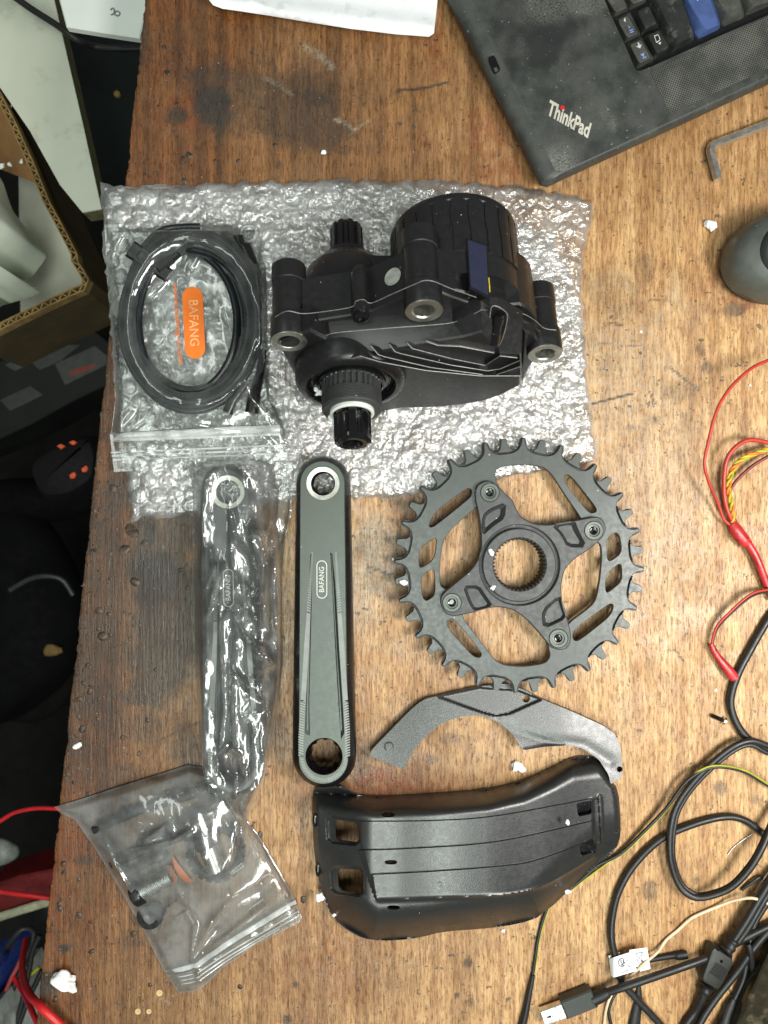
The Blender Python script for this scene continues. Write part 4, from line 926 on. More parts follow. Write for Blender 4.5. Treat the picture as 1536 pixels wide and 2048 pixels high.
def build_cable_bag():
    out = [(209, 449), (530, 449), (533, 560), (536, 700), (546, 790), (570, 838), (580, 880), (576, 916), (530, 928), (380, 937), (228, 944), (221, 880), (230, 800), (226, 690), (214, 560)]
    cen = (385, 640)
    lines = [([(222, 872), (262, 818), (235, 800)], 2.5, 7), ([(234, 868), (300, 830)], 2, 5), ([(540, 850), (505, 800), (488, 755)], 4, 6), ([(556, 850), (520, 812), (498, 790)], 2.5, 5), ([(212, 540), (232, 490), (250, 458), (262, 500)], 3, 4), ([(300, 880), (385, 850), (470, 862)], 1.5, 6), ([(490, 760), (440, 800), (400, 815)], 2, 6), ([(535, 560), (520, 640), (528, 720)], 2, 6), ([(400, 500), (380, 540), (420, 560)], 1.2, 5), ([(330, 560), (300, 590)], 1.6, 6), ([(450, 620), (470, 700)], 1.2, 6), ([(500, 850), (555, 900)], 1.5, 5)]
    def zf(x, y):
        q = np.hypot((x-cen[0])/148, (y-cen[1])/188)
        z = 7+11*np.exp(-((q-.88)/.22)**2)+2.5*(q < .8)*ss(.8, .5, q)
        z = z+folds(x, y, lines)+1.3*facet(x*K, y*K, 15, 61)+.3*facet(x*K, y*K, 6, 62)
        z = z*np.where(y > 858, ss(960, 858, y)*.6+.4, 1.0)
        return np.maximum(z*(.45+.55*ss(0, 16, edged(x, y, out))), 4.5)
    bg_ = thing('cable_bag', 'clear zip bag with an orange printed badge holding a coiled black cable', 'plastic bag', (*P(385, 690, 4)[:2], 4))
    mb = MB(); shell(mb, out, [], zf, 3.6, 0); mb.build('front_film', ZIPF, bg_, 180)
    mb = MB(); shell(mb, out, [], lambda x, y: 5.2+.8*facet(x*K, y*K, 14, 63)-1.2*ss(16, 0, edged(x, y, out)), 7, 0); mb.build('back_film', SLEEVE, bg_, 180)
    zz = lambda x, y: float(zf(np.array([x]), np.array([y]))[0])
    for pts, w in (([(221, 874), (330, 868), (450, 861), (560, 857)], 3.0), ([(222, 905), (390, 898), (572, 890)], .7), ([(224, 912), (390, 906), (575, 898)], .7), ([(226, 920), (390, 914), (577, 906)], .7), ([(222, 881), (390, 875), (560, 868)], 1.0)):
        mb = MB(); mb.tube([P(x, y, zz(x, y)+.4) for x, y in [tuple(p)[:2] for p in spl([(a, b, 0) for a, b in pts], 12)]], w*.9, 8, flat=.35); mb.build('zip_strip', ZIPM, bg_)
    zb = lambda x, y: 10.2+zz(x, y)*0+max(0, zz(x, y)-9.9)+.12
    mb = MB(); pill = stadium((385, 594), 20.5, (390, 697), 20.4, 14); shell(mb, pill, [], lambda x, y: zf(x, y)+.25, 3.6, 0); mb.build('printed_badge', ORANGE, bg_, 180)
    mb = MB(); textfit(mb, 'BAFANG', (388, 646), (.03, 1), (1, -.03), 92, 19, lambda x, y: zz(x, y)+.75, .012); up_tris(mb).build('badge_lettering', mat('pale_orange_print', (236, 168, 110), .5), bg_)
    mb = MB(); textfit(mb, 'www.bafang-e.com', (355, 648), (.075, 1), (1, -.075), 162, 13, lambda x, y: zz(x, y)+.5, .008); up_tris(mb).build('web_address', ORANGE, bg_)
    # the coil inside
    co = thing('coiled_cable', 'dark coiled sensor cable with moulded plugs inside the orange-badged zip bag', 'cable', (*P(385, 640, 5)[:2], 5))
    rn = random.Random(3); pts = []
    for k in range(9):
        rx = 143-5.2*k+rn.uniform(-6, 6); ry = 183-5.6*k+rn.uniform(-8, 8); ox = rn.uniform(-4, 4)-1.0*k; oy = rn.uniform(-5, 5)+2*(k % 2)
        for j in range(20):
            a = 2*math.pi*j/20+1.9; tt = j/20
            pts.append(P(cen[0]+ox+(rx-5.2*tt)*math.cos(a), cen[1]+oy-(ry-5.6*tt)*math.sin(a), 7.2+2.6*(k % 3)+1.6*math.sin(a*2+k)))
    mb = MB(); mb.tube(spl(pts, 3), 2.3, 8); mb.build('cable_loops', BAGCAB, co, 60)
    mb = MB(); mb.tube(spl([P(x, y, z) for x, y, z in [(400, 452, 8), (330, 458, 9), (290, 490, 9), (258, 560, 8), (252, 640, 8), (268, 700, 8), (300, 745, 8), (345, 772, 8), (400, 782, 8)]], 3), 1.9, 8); mb.build('cable_tail', BAGCAB, co, 60)
    for pts_, rr in (([(476, 474, 11), (481, 492, 11), (489, 494, 11), (512, 545, 10), (522, 590, 9)], [3.6, 3.6, 4.6, 3.6, 2.2]), ([(503, 826, 10), (509, 790, 10), (511, 785, 10), (521, 745, 9), (526, 700, 8)], [4.4, 4.2, 3.4, 3, 2.2]), ([(455, 826, 9), (466, 800, 9), (490, 770, 8)], [3.6, 3.2, 2.2]), ([(446, 466, 7), (470, 480, 8)], [2.6, 2.8])):
        mb = MB(); mb.tube([P(*p) for p in pts_], rr, 10); mb.build('plug', BLACKS, co, 40)
    t30 = math.radians(-32)
    for (x, y), d in (((282, 512), (15, 11, 8)), ((330, 515), (18, 14, 9)), ((312, 536), (20, 9, 7))):
        mb = MB(); mb.box(P(x, y, 11), d, t30 if d[0] != 18 else math.radians(40), bev=1.2); mb.build('clip_block', BLACKS, co)
    w = P(283, 512, 15.1); mb = MB(); mb.lathe([(3.4, 14.8), (3.4, 15.4), (2.4, 15.4), (2.3, 14.8)], w[:2], 20, cap=False); mb.build('socket_rim', RUBBER, co)
    mb = MB(); mb.lathe([(4.3, 6), (5.3, 6), (5.3, 8.2), (4.3, 8.2), (4.3, 6)], P(497, 467, 8)[:2], 32, cap=False); o = mb.build('spring_ring', STEEL); tag(o, 'small bright metal ring beside the cable plug in the zip bag corner', 'metal ring')
build_cable_bag()

def build_sleeve():
    out = [(379, 925), (470, 918), (584, 925), (583, 1029), (575, 1056), (568, 1100), (562, 1173), (564, 1250), (565, 1329), (558, 1400), (551, 1446), (536, 1520), (527, 1563), (510, 1602), (494, 1634), (486, 1665), (480, 1700), (472, 1690), (462, 1664), (440, 1628), (420, 1590), (406, 1544), (398, 1470), (394, 1407), (389, 1300), (386, 1173), (385, 1080), (386, 1017)]
    st_ = stadium((456, 984), 54, (467, 1533), 62)
    lines = [([(462, 1030), (470, 1080), (500, 1110), (530, 1190)], 4, 5), ([(455, 960), (462, 1100), (468, 1250), (462, 1420), (468, 1560), (474, 1660)], 3, 4), ([(462, 1218), (485, 1265), (520, 1300), (545, 1330), (520, 1345)], 6, 5), ([(500, 1060), (520, 1150), (530, 1230)], 4, 6), ([(548, 1060), (540, 1180), (552, 1300)], 3, 5), ([(436, 1190), (440, 1300), (446, 1420), (438, 1500)], 3, 4), ([(470, 1340), (490, 1370), (520, 1400)], 4, 4), ([(435, 1510), (455, 1490), (475, 1510), (490, 1570), (470, 1600)], 4, 4), ([(500, 1450), (505, 1520), (496, 1580)], 3, 4), ([(412, 1175), (430, 1130), (450, 1150)], 3, 5), ([(465, 1600), (470, 1650), (476, 1690)], 5, 4), ([(410, 1560), (440, 1640), (462, 1660)], 3, 4), ([(440, 1240), (470, 1200), (510, 1240)], 3, 4), ([(480, 1230), (500, 1180), (470, 1150)], 3, 4), ([(520, 1070), (536, 1130), (528, 1200), (540, 1260)], 9, 9), ([(548, 1080), (556, 1200), (552, 1330)], 7, 7), ([(420, 1100), (428, 1170), (415, 1230)], 5, 7), ([(445, 1130), (430, 1180)], 5, 6), ([(500, 1290), (530, 1330), (510, 1360)], 7, 7)]
    def zf(x, y):
        d = edged(x, y, st_)
        z = 6+20*ss(np.where(x > 460, -58, -24), 4, d)
        k = .4+.6*ss(395, 440, x)
        z = z+folds(x, y, lines)+k*(9.5*facet(x*K, y*K*.42, 14, 81)+2.4*facet(x*K, y*K*.5, 6.5, 82)+.4*facet(x*K, y*K*.7, 3, 83))
        lo = np.where(d > 0, 24.3, 2.0)
        return np.maximum(np.maximum(z, lo)*np.where(d > -2, 1, .5+.5*ss(0, 10, edged(x, y, out))), 2)
    o = thing('crank_sleeve', 'long clear plastic sleeve crumpled tight over the second crank arm', 'plastic sleeve', (*P(470, 1290, 2)[:2], 2))
    mb = MB(); shell(mb, out, [], zf, 3.0, 0); mb.build('front_film', CLOUD, o, 20)
    mb = MB(); shell(mb, out, [], lambda x, y: 1.6+.5*facet(x*K, y*K, 12, 84), 9, 0); mb.build('back_film', SLEEVE, o, 180)
build_sleeve()

def build_hardware_bag():
    out = [(108, 1614), (150, 1602), (221, 1579), (300, 1554), (375, 1530), (440, 1540), (470, 1600), (491, 1638), (515, 1668), (537, 1702), (556, 1735), (572, 1765), (590, 1800), (604, 1834), (597, 1846), (550, 1870), (505, 1893), (470, 1920), (449, 1932), (420, 1962), (396, 1981), (358, 1987), (331, 1948), (310, 1908), (291, 1870), (255, 1805), (221, 1747), (195, 1705), (171, 1670), (150, 1640), (118, 1624)]
    lines = [([(318, 1862), (335, 1815), (380, 1784)], 3, 3), ([(350, 1836), (372, 1824), (386, 1850), (383, 1905)], 5, 4), ([(383, 1915), (420, 1850), (460, 1800)], 5, 6), ([(385, 1922), (480, 1850), (560, 1790)], 4, 6), ([(356, 1780), (370, 1810), (395, 1830)], 3, 4), ([(200, 1650), (225, 1720), (270, 1800), (300, 1868)], 2, 6), ([(330, 1640), (345, 1680), (380, 1660)], 4, 6), ([(290, 1680), (330, 1650)], 4, 6), ([(455, 1800), (520, 1770), (545, 1750)], 2, 5), ([(398, 1980), (394, 1935)], 2.4, 3), ([(250, 1700), (310, 1690), (360, 1675)], 3, 5), ([(480, 1640), (470, 1700), (440, 1760)], 2, 5)]
    def zf(x, y):
        z = 6+15*np.exp(-((x-340)/125)**4-((y-1680)/118)**4)+5*np.exp(-((x-430)/55)**2-((y-1700)/60)**2)
        z = z+folds(x, y, lines)+1.6*facet(x*K, y*K, 17, 101)+.3*facet(x*K, y*K, 7, 102)
        return np.maximum(z*(.25+.75*ss(0, 18, edged(x, y, out))), 1.2)
    bg_ = thing('hardware_bag', 'clear zip bag of bolts and a lockring lying askew on the bench', 'plastic bag', (*P(355, 1760, 0)[:2], 0))
    mb = MB(); shell(mb, out, [], zf, 3.4, 0); mb.build('front_film', ZIPH, bg_, 40)
    mb = MB(); shell(mb, out, [], lambda x, y: .7+.3*facet(x*K, y*K, 12, 103), 9, 0); mb.build('back_film', SLEEVE, bg_, 180)
    zz = lambda x, y: float(zf(np.array([x]), np.array([y]))[0])
    for pts, w in (([(335, 1948), (388, 1934), (395, 1932), (450, 1893), (520, 1850), (592, 1806)], 2.2), ([(342, 1958), (392, 1948), (400, 1943), (450, 1910), (520, 1868), (597, 1823)], .6), ([(346, 1965), (394, 1956), (402, 1951), (450, 1918), (520, 1876), (600, 1831)], .6), ([(350, 1972), (396, 1963), (404, 1958), (450, 1925), (505, 1890), (560, 1858)], .6)):
        mb = MB(); mb.tube([P(x, y, zz(x, y)+.4) for x, y in [tuple(p)[:2] for p in spl([(a, b, 0) for a, b in pts], 10)]], w, 8, flat=.35); mb.build('zip_strip', ZIPM, bg_)
    def bolt(name, label, a, b, r, head, hl, m, mh, z, grp=None):
        A, B = Vector(P(*a, z)), Vector(P(*b, z)); t = (B-A); L = t.length; t.normalize(); X = t.cross(Vector((0, 0, 1))).normalized(); Y = X.cross(t) if False else t.cross(X)
        Mx = Matrix(((X.x, Y.x, t.x, A.x), (X.y, Y.y, t.y, A.y), (X.z, Y.z, t.z, A.z), (0, 0, 0, 1)))
        o = thing(name, label, 'bolt', (A+B)/2-Vector((0, 0, r)), grp)
        p = [(r*.7, 0)]; q = .6
        while q < L-hl: p += [(r, q), (r, q+.45), (r*.88, q+.65), (r*.88, q+.95)]; q += 1.1
        mb = MB(Mx); mb.lathe(p+[(r*.9, L-hl)], n=20); mb.build('threaded_shank', m, o, 40)
        mb = MB(Mx); mb.lathe([(r, L-hl-.4), (head*.98, L-hl), (head, L-hl+.6), (head, L-.8), (head*.9, L), (head*.55, L), (head*.5, L-2), (.05, L-2)], n=24, cap=False); mb.build('head', mh, o, 40)
    g = 'black frame bolts in the hardware bag'
    bolt('frame_bolt', 'long black bolt nearest the torn corner of the hardware bag', (186, 1660), (372, 1580), 3.0, 4.8, 7, RUBBER, BLACKS, 6, g)
    bolt('frame_bolt', 'long black bolt across the middle of the hardware bag', (221, 1728), (388, 1662), 3.0, 4.8, 7, RUBBER, BLACKS, 6, g)
    bolt('frame_bolt', 'short black bolt tucked behind the silver crank bolt in the bag', (248, 1752), (330, 1706), 2.6, 4.2, 6, RUBBER, BLACKS, 5, g)
    bolt('frame_bolt', 'long black bolt along the upper edge of the hardware bag', (236, 1632), (420, 1578), 3.2, 5.0, 8, RUBBER, BLACKS, 5.4, g)
    bolt('frame_bolt', 'black bolt lying beside the lockring across the bag fold', (275, 1690), (428, 1618), 3.4, 5.2, 8, RUBBER, BLACKS, 6, g)
    bolt('frame_bolt', 'stubby black bolt pressed against the sleeve end inside the bag', (330, 1660), (440, 1600), 4.0, 5.8, 9, RUBBER, BLACKS, 6.5, g)
    bolt('crank_bolt', 'silver-threaded crank bolt with black flange, beside the bag edge', (345, 1748), (268, 1790), 6.2, 8.0, 6, STEEL, BLACKS, 8, 'crank bolts in the hardware bag')
    bolt('crank_bolt', 'silver-threaded crank bolt lying upright inside the lockring', (434, 1742), (407, 1668), 6.0, 8.2, 8, STEEL, BLACKS, 9, 'crank bolts in the hardware bag')
    w = P(300, 1832, 4); mb = MB(); mb.lathe([(8.4, 2), (8.4, 5), (7.6, 6.4), (4.4, 6.4), (4.0, 5), (.1, 4.4)], w[:2], 28, cap=False); tag(mb.build('bolt_cap', BLACKS), 'round black bolt cap at the lower end of the hardware bag', 'cap')
    lr = thing('lockring', 'black notched lockring with a printed white number inside the hardware bag', 'lockring', (*P(431, 1705, 2)[:2], 2)); c = P(431, 1706, 4)[:2]
    mb = MB(); o_ = []
    for k in range(20):
        a = 2*math.pi*k/20
        for f, r in ((0, 19.2), (.55, 19.2), (.6, 17.6), (.95, 17.6)): o_.append((c[0]+r*math.cos(a+f*math.pi/10), c[1]+r*math.sin(a+f*math.pi/10)))
    mb.prism(o_, 2, 5, .3, [circ(c, 13.8, 40)]); mb.build('ring_body', BLACKS, lr, 30)
    mb = MB(); textfit(mb, '223201', (474, 1738), (-.80, .62), (-.62, -.80), 30, 8.5, 5.1, .01); up_tris(mb).build('ring_number', WHITEP, lr)
    mb = MB(); shell(mb, [(345, 1712), (358, 1730), (372, 1748), (384, 1762), (372, 1765), (358, 1752), (348, 1735)], [], lambda x, y: 2.6+0*x, 5, .6); tag(mb.build('orange_tag', ORANGE), 'scrap of orange print showing between the bolts in the bag', 'tag')
build_hardware_bag()

# ------------------------------------------------------------------ laptop
def lap_mat():
    m, t, out = nt('worn_laptop_plastic'); b = N(t, 'ShaderNodeBsdfPrincipled'); c = coords(t)
    at = N(t, 'ShaderNodeAttribute', attribute_name='marks'); sp = N(t, 'ShaderNodeSeparateColor'); t.links.new(at.outputs['Color'], sp.inputs[0])
    n1 = noise(t, c, .06, 5, .65); n2 = noise(t, c, .9, 4, .7)
    cc = mixc(t, ramp(t, n1, .3, .7), lin((44, 47, 45)), lin((66, 68, 64)))
    cc = mixc(t, mathn(t, 'MULTIPLY', sp.outputs[0], ramp(t, mathn(t, 'ADD', n2, mathn(t, 'MULTIPLY', sp.outputs[0], .4)), .5, .8)), cc, lin((33, 35, 35)))
    cc = mixc(t, mathn(t, 'MULTIPLY', sp.outputs[1], ramp(t, n2, .35, .6)), cc, lin((112, 112, 106)))
    cc = mixc(t, ramp(t, noise(t, c, .55, 2), .72, .75, 0, .6), cc, lin((170, 168, 158)))
    t.links.new(cc, b.inputs['Base Color']); t.links.new(ramp(t, n1, .3, .7, .42, .6), b.inputs['Roughness'])
    t.links.new(bumpn(t, noise(t, c, 3.5, 2), .04), b.inputs['Normal']); t.links.new(b.outputs[0], out.inputs[0]); return m
def grille_mat():
    m, t, out = nt('perforated_grille'); b = N(t, 'ShaderNodeBsdfPrincipled'); tc = t.nodes.new('ShaderNodeTexCoord'); mp_ = t.nodes.new('ShaderNodeMapping')
    mp_.inputs['Scale'].default_value = (1000/1.35,)*3; mp_.inputs['Rotation'].default_value = (0, 0, math.radians(20)); t.links.new(tc.outputs['Object'], mp_.inputs[0])
    sx = N(t, 'ShaderNodeSeparateXYZ'); t.links.new(mp_.outputs[0], sx.inputs[0])
    f = lambda o: mathn(t, 'COSINE', mathn(t, 'MULTIPLY', o, 2*math.pi))
    d = mathn(t, 'ADD', f(sx.outputs[0]), f(sx.outputs[1])); hole = ramp(t, d, .5, 1.0)
    c = coords(t); cc = mixc(t, ramp(t, noise(t, c, .07, 4), .3, .7), lin((62, 63, 60)), lin((92, 92, 86)))
    cc = mixc(t, hole, cc, lin((18, 18, 18))); t.links.new(cc, b.inputs['Base Color']); b.inputs['Roughness'].default_value = .55
    t.links.new(bumpn(t, mathn(t, 'SUBTRACT', 1.0, hole), .3), b.inputs['Normal']); t.links.new(b.outputs[0], out.inputs[0]); return m
class LMB(MB):
    def build(s, *a, **k):
        s.v = [(x*(H-z+8)/(H-z), y*(H-z+8)/(H-z), z-8) for x, y, z in s.v]; return MB.build(s, *a, **k)
def build_laptop():
    MB = LMB
    LAP = lap_mat(); lp = thing('laptop', 'worn black laptop with its dusty palm rest and keyboard corner over the bench', 'laptop', (*P(1250, 150, 0)[:2], 0))
    ex = Vector((.451, .893)); ey = Vector((.907, -.421)); A = Vector((1084, 379))
    def outline(il, ib):   # inset from the long front edge and from the side edge, in px at that height
        a = A+ey*il-ex*ib; return chk([tuple(a), tuple(a-ex*720), tuple(a-ex*720+ey*900), tuple(a+ey*900)], 2, .012)
    def W3(l, z): return [(*p, z) for p in PP(l, z)]
    base = PP(outline(0, 0), 14)
    lay = []
    for il, ib, z in ((22, 16, 10), (12, 9, 12), (0, 0, 18), (2, .5, 22.5), (8, 1.5, 25), (20, 4, 26.5), (30, 7, 27)):
        a = PP([tuple(A)], 18)[0]; s = K*(H-18)/H
        e1 = Vector((ex.x, -ex.y)); e2 = Vector((ey.x, -ey.y)); a = Vector(a)+e2*il*s-e1*ib*s
        lay.append([(*p, z) for p in chk([tuple(a), tuple(a-e1*230), tuple(a-e1*230+e2*280), tuple(a+e2*280)], 3, .012)])
    mb = MB(); mb.loft(lay, True, False); bd = mb.build('base_shell', LAP, lp, 45)
    q = lambda pts: crop(pts, 1180, 0, 4.315)
    well = q([(110, -40), (190, 150), (300, 385), (375, 560), (395, 605), (430, 612), (520, 580), (1040, 345), (1536, 130), (1700, 60), (1600, -300), (300, -300)])
    toppx = []
    for p in lay[-1]: k = H/(K*(H-27)); toppx.append((768+p[0]*k, 1024-p[1]*k))
    mb = MB(); shell(mb, toppx, [well], lambda x, y: 27+0*x, 7, 0)
    o = mb.build('palm_rest', LAP, lp, 60); me = o.data; co = np.array([v.co[:] for v in me.vertices])/S+ORG[lp.name]; k = H/(K*(H-19)); x = 768+co[:, 0]*k; y = 1024-co[:, 1]*k
    fz = 60*(fbm(x*.02, y*.02, 130)-.5)
    dk = 1-ss(38, 75, np.hypot((x-1085)*.85+(y-75)*.3, (y-75)*.75)+fz); dk = np.maximum(dk, .6*(1-ss(10, 50, np.hypot(x-1010, y-40)+fz))); dk = np.maximum(dk, .5*(1-ss(20, 60, np.hypot(x-1150, y-110)+fz)))
    dd, _ = segd(x, y, q([(90, -40), (170, 150), (285, 385), (365, 570), (400, 630)])); dk = np.maximum(dk, .6*(1-ss(2, 14, dd+fz*.1)))
    du = .55*(1-ss(10, 60, np.hypot(x-1120, y-325)))+.5*ss(.45, .7, fbm(x*.012, y*.012, 131))*(x < 1230)
    dl, _ = segd(x, y, [(928, 0), (1010, 160), (1100, 340)]); du = np.maximum(du, .7*(1-ss(3, 12, dl)))
    at = me.color_attributes.new('marks', 'FLOAT_COLOR', 'POINT'); at.data.foreach_set('color', np.stack([dk, np.clip(du, 0, 1), 0*dk, 0*dk+1], -1).ravel())
    wl = PP(well, 27); mb = MB(); n = len(wl); w = ccw(wl); mb.add([(*p, 27) for p in w]+[(*p, 22) for p in w], [(i, n+i, n+(i+1) % n, (i+1) % n) for i in range(n)]); mb.tri_cap([w], 22); mb.build('keyboard_well', BLACKS, lp)
    KEY = mat('grey_keycap', (66, 67, 63), .4, 0, .5, .02, 3, .2, .15, dust=.04, dirt=((100, 98, 90), .12, .5)); KEYB = mat('blue_keycap', (66, 84, 132), .4, 0, .5, .02, 3, .15); KEYD = mat('shiny_worn_keycap', (40, 42, 41), .28, 0, .5, 0, 3, .2, dirt=((96, 96, 90), .15, .5)); LEG = mat('key_legend', (190, 194, 190), .5); LEGB = mat('blue_key_legend', (110, 136, 200), .5)
    keys = [([(198, 178), (338, 103), (437, 300), (305, 375)], [(240, 170), (325, 128), (418, 288), (322, 325)], KEY, 'legend1'), ([(303, 388), (438, 318), (552, 513), (408, 592)], [(345, 385), (440, 335), (522, 495), (428, 545)], KEY, 'legend2'),
            ([(368, 120), (490, 42), (600, 230), (445, 302)], [(408, 100), (508, 48), (580, 200), (480, 243)], KEYD, None), ([(455, 312), (608, 245), (692, 420), (552, 515)], [(497, 303), (600, 257), (688, 402), (580, 462)], KEYD, 'legend4'),
            ([(60, -90), (235, -150), (335, 88), (200, 150)], [(110, -80), (235, -130), (322, 62), (218, 103)], KEY, None), ([(245, -120), (390, -170), (492, 8), (342, 85)], [(270, -110), (390, -150), (480, -10), (372, 32)], KEY, None),
            ([(410, -170), (745, -330), (908, 345), (705, 442)], [(490, -170), (700, -260), (903, 312), (748, 368)], KEYD, None), ([(715, -170), (985, -250), (1132, 240), (922, 338)], [(790, -100), (985, -170), (1116, 208), (992, 260)], KEYB, 'legend8'),
            ([(1000, -80), (1260, -160), (1337, 145), (1142, 230)], [(1070, -70), (1250, -140), (1322, 88), (1202, 148)], KEY, None), ([(1265, -60), (1520, -150), (1580, 35), (1352, 128)], [(1330, -50), (1510, -120), (1570, 0), (1412, 55)], KEY, None)]
    for bq, tq, m, lg in keys:
        b0 = ccw(PP(q(bq), 23)); t0 = ccw(PP(q(tq), 29)); c = (sum(p[0] for p in t0)/4, sum(p[1] for p in t0)/4)
        # start both quads at the same corner
        i0 = min(range(4), key=lambda i: (b0[i][0]-t0[0][0])**2+(b0[i][1]-t0[0][1])**2); b0 = b0[i0:]+b0[:i0]
        mb = MB(); B4, T4 = chk(b0, 2, .08), chk(t0, 2, .10)
        mb.loft([[(*p, 22) for p in B4], [(*p, 23.5) for p in B4], [(*p, 28.6) for p in T4], [(*p, 29) for p in offset(T4, .35)]], False, True); ko = mb.build('keycap', m, lp, 25)
        def glyph(polys, mm, z=29.07):
            mb = MB()
            for pl in polys: mb.tri_cap([PP(q(pl), z)], z)
            up_tris(mb).build('legend', mm, ko)
        if lg == 'legend1': glyph([[(290, 178), (308, 190), (303, 150)]], LEG); glyph([[(325, 215), (340, 248), (352, 212), (342, 232)], [(338, 262), (368, 250), (372, 258), (342, 270)], [(345, 278), (375, 266), (379, 274), (349, 286)]], LEGB)
        if lg == 'legend2': glyph([[(396, 400), (418, 395), (410, 368), (422, 366), (430, 390), (446, 380), (434, 418)]], LEG); glyph([[(432, 470), (468, 456), (466, 492)], [(455, 500), (485, 486), (488, 492), (458, 506)]], LEGB)
        if lg == 'legend4': glyph([[(552, 308), (590, 294), (594, 300), (560, 314), (578, 366), (572, 370)], [(590, 294), (608, 340), (602, 342), (586, 298)], [(576, 362), (606, 338), (606, 346), (580, 370)], [(588, 372), (614, 360), (606, 386)]], LEG)
        if lg == 'legend8': glyph([[(918, -4), (945, -12), (930, 8)]], LEG)
    mb = MB(); g = q([(522, 622), (1300, 248), (1700, 60), (1800, 300), (1500, 560), (688, 960)]); g = q([(522, 622), (1536, 140), (1760, 40), (1900, 420), (1536, 590), (690, 985)]); mb.tri_cap([chk(PP(g, 27.15), 1, .02)], 27.15); up_tris(mb).build('speaker_grille', grille_mat(), lp)
    mb = MB(); rt = (math.cos(math.radians(30)), math.sin(math.radians(30))); u = (math.cos(math.radians(75)), -math.sin(math.radians(75)))
    textfit(mb, 'ThinkPad', (1138, 238), rt, u, 96, 31, 27.1, .03); up_tris(mb).build('lettering', mat('silver_print', (196, 192, 178), .4, .2, var=.1), lp)
    mb = MB(); w = P(1125, 215, 27.3); mb.lathe([(1.4, 27.05), (1.3, 27.4), (.1, 27.5)], w[:2], 16, cap=False); mb.build('red_dot', REDB, lp)
    q1 = lambda pts: crop(pts, 860, 0, 2.272)
    sl = q1([(262, 262), (292, 250), (322, 318), (292, 335)]); mb = MB(); mb.prism(PP(chk(sl, 1, .15), 27), 23, 27.3, .2); mb.build('latch_slot', GLOSSB, lp)
    sl = q1([(288, 312), (302, 306), (310, 322), (296, 330)]); mb = MB(); mb.prism(PP(sl, 27), 24, 27.6, .1); mb.build('latch_tab', LAP, lp)
    for a, b_ in (((992, 189), (1000, 205)), ((1016, 226), (1024, 243)), ((1026, 252), (1034, 264))):
        mb = MB(); mb.tube([P(*a, 17), P(*b_, 17)], 1.6, 8); mb.build('side_port', GLOSSB, lp)
build_laptop()

# ------------------------------------------------------------------ mouse, paper, hex key
def build_mouse():
    MO_ = mat('grey_green_mouse_shell', (78, 82, 77), .42, 0, .5, .02, 3, .12, dust=.02); MD = mat('dark_mouse_top', (44, 48, 46), .30, 0, .5, .01, 3, .1, dust=.06)
    ms = thing('computer_mouse', 'grey rounded computer mouse with a dark oval top at the bench edge', 'computer mouse', (*P(1570, 515, 0)[:2], 0))
    s = K*(H-14)/H; c = ((1566-768)*s, (1024-515)*s); rx, ry = 116*s, 90*s
    el = lambda k, z, dx=0: [(c[0]+dx+rx*k*math.cos(a)*(1-.10*math.sin(a)), c[1]+ry*k*math.sin(a), z) for a in [2*math.pi*i/56 for i in range(56)]]
    mb = MB(); mb.loft([el(.90, 0), el(.95, 2), el(.96, 5), el(.95, 6.2)], True, False); mb.build('base_plate', RUBBER, ms, 60)
    mb = MB(); mb.loft([el(.95, 6.2), el(1.0, 7), el(1.01, 13), el(.98, 20), el(.91, 26), el(.82, 30, 2), el(.74, 32.4, 4), el(.735, 31.6, 4)], False, False); mb.build('shell', MO_, ms, 60)
    mb = MB(); mb.loft([el(.73, 31.5, 4), el(.725, 32.6, 4), el(.6, 35, 5), el(.4, 37, 6), el(.2, 38, 7), el(.03, 38.3, 7)], False, True); mb.build('oval_top', MD, ms, 60)
build_mouse()
def build_paper():
    out = [(412, -40), (418, 0), (426, 10), (445, 17), (480, 22), (540, 31), (600, 41), (700, 57), (790, 68), (858, 73), (868, 66), (872, 30), (875, 0), (878, -40)]
    f = [(500, 0), (540, 20), (700, 56)]
    def zf(x, y):
        d, _ = segd(x, y, f); return 5+5*np.exp(-((y-(x-418)*.13)/22)**2)+1.6*np.exp(-(d/7)**2)+1.2*facet(x*K, y*K, 26, 141)+3*np.exp(-((x-430)/20)**2)
    mb = MB(); shell(mb, out, [], zf, 6, .35); tag(mb.build('paper_sheet', mat('white_paper', (236, 238, 240), .75, 0, .2, .05, .6, .03, dirt=((206, 208, 208), .1, .5)), ang=50), 'sheet of white paper curling up at the far end of the bench', 'paper')
build_paper()
mb = MB(); kp = spl([P(*p) for p in [(1436, 359, 4), (1430, 338, 4), (1423, 312, 4), (1421, 302, 4), (1424, 293, 4), (1434, 287, 4), (1446, 283, 4), (1490, 266, 4), (1560, 239, 4)]], 2.5); mb.tube(kp, 3.05, 6)
HK = mb.build('hex_key', STEEL, ang=25); tag(HK, 'bright steel hex key with its short arm bent towards the mouse', 'hex key')

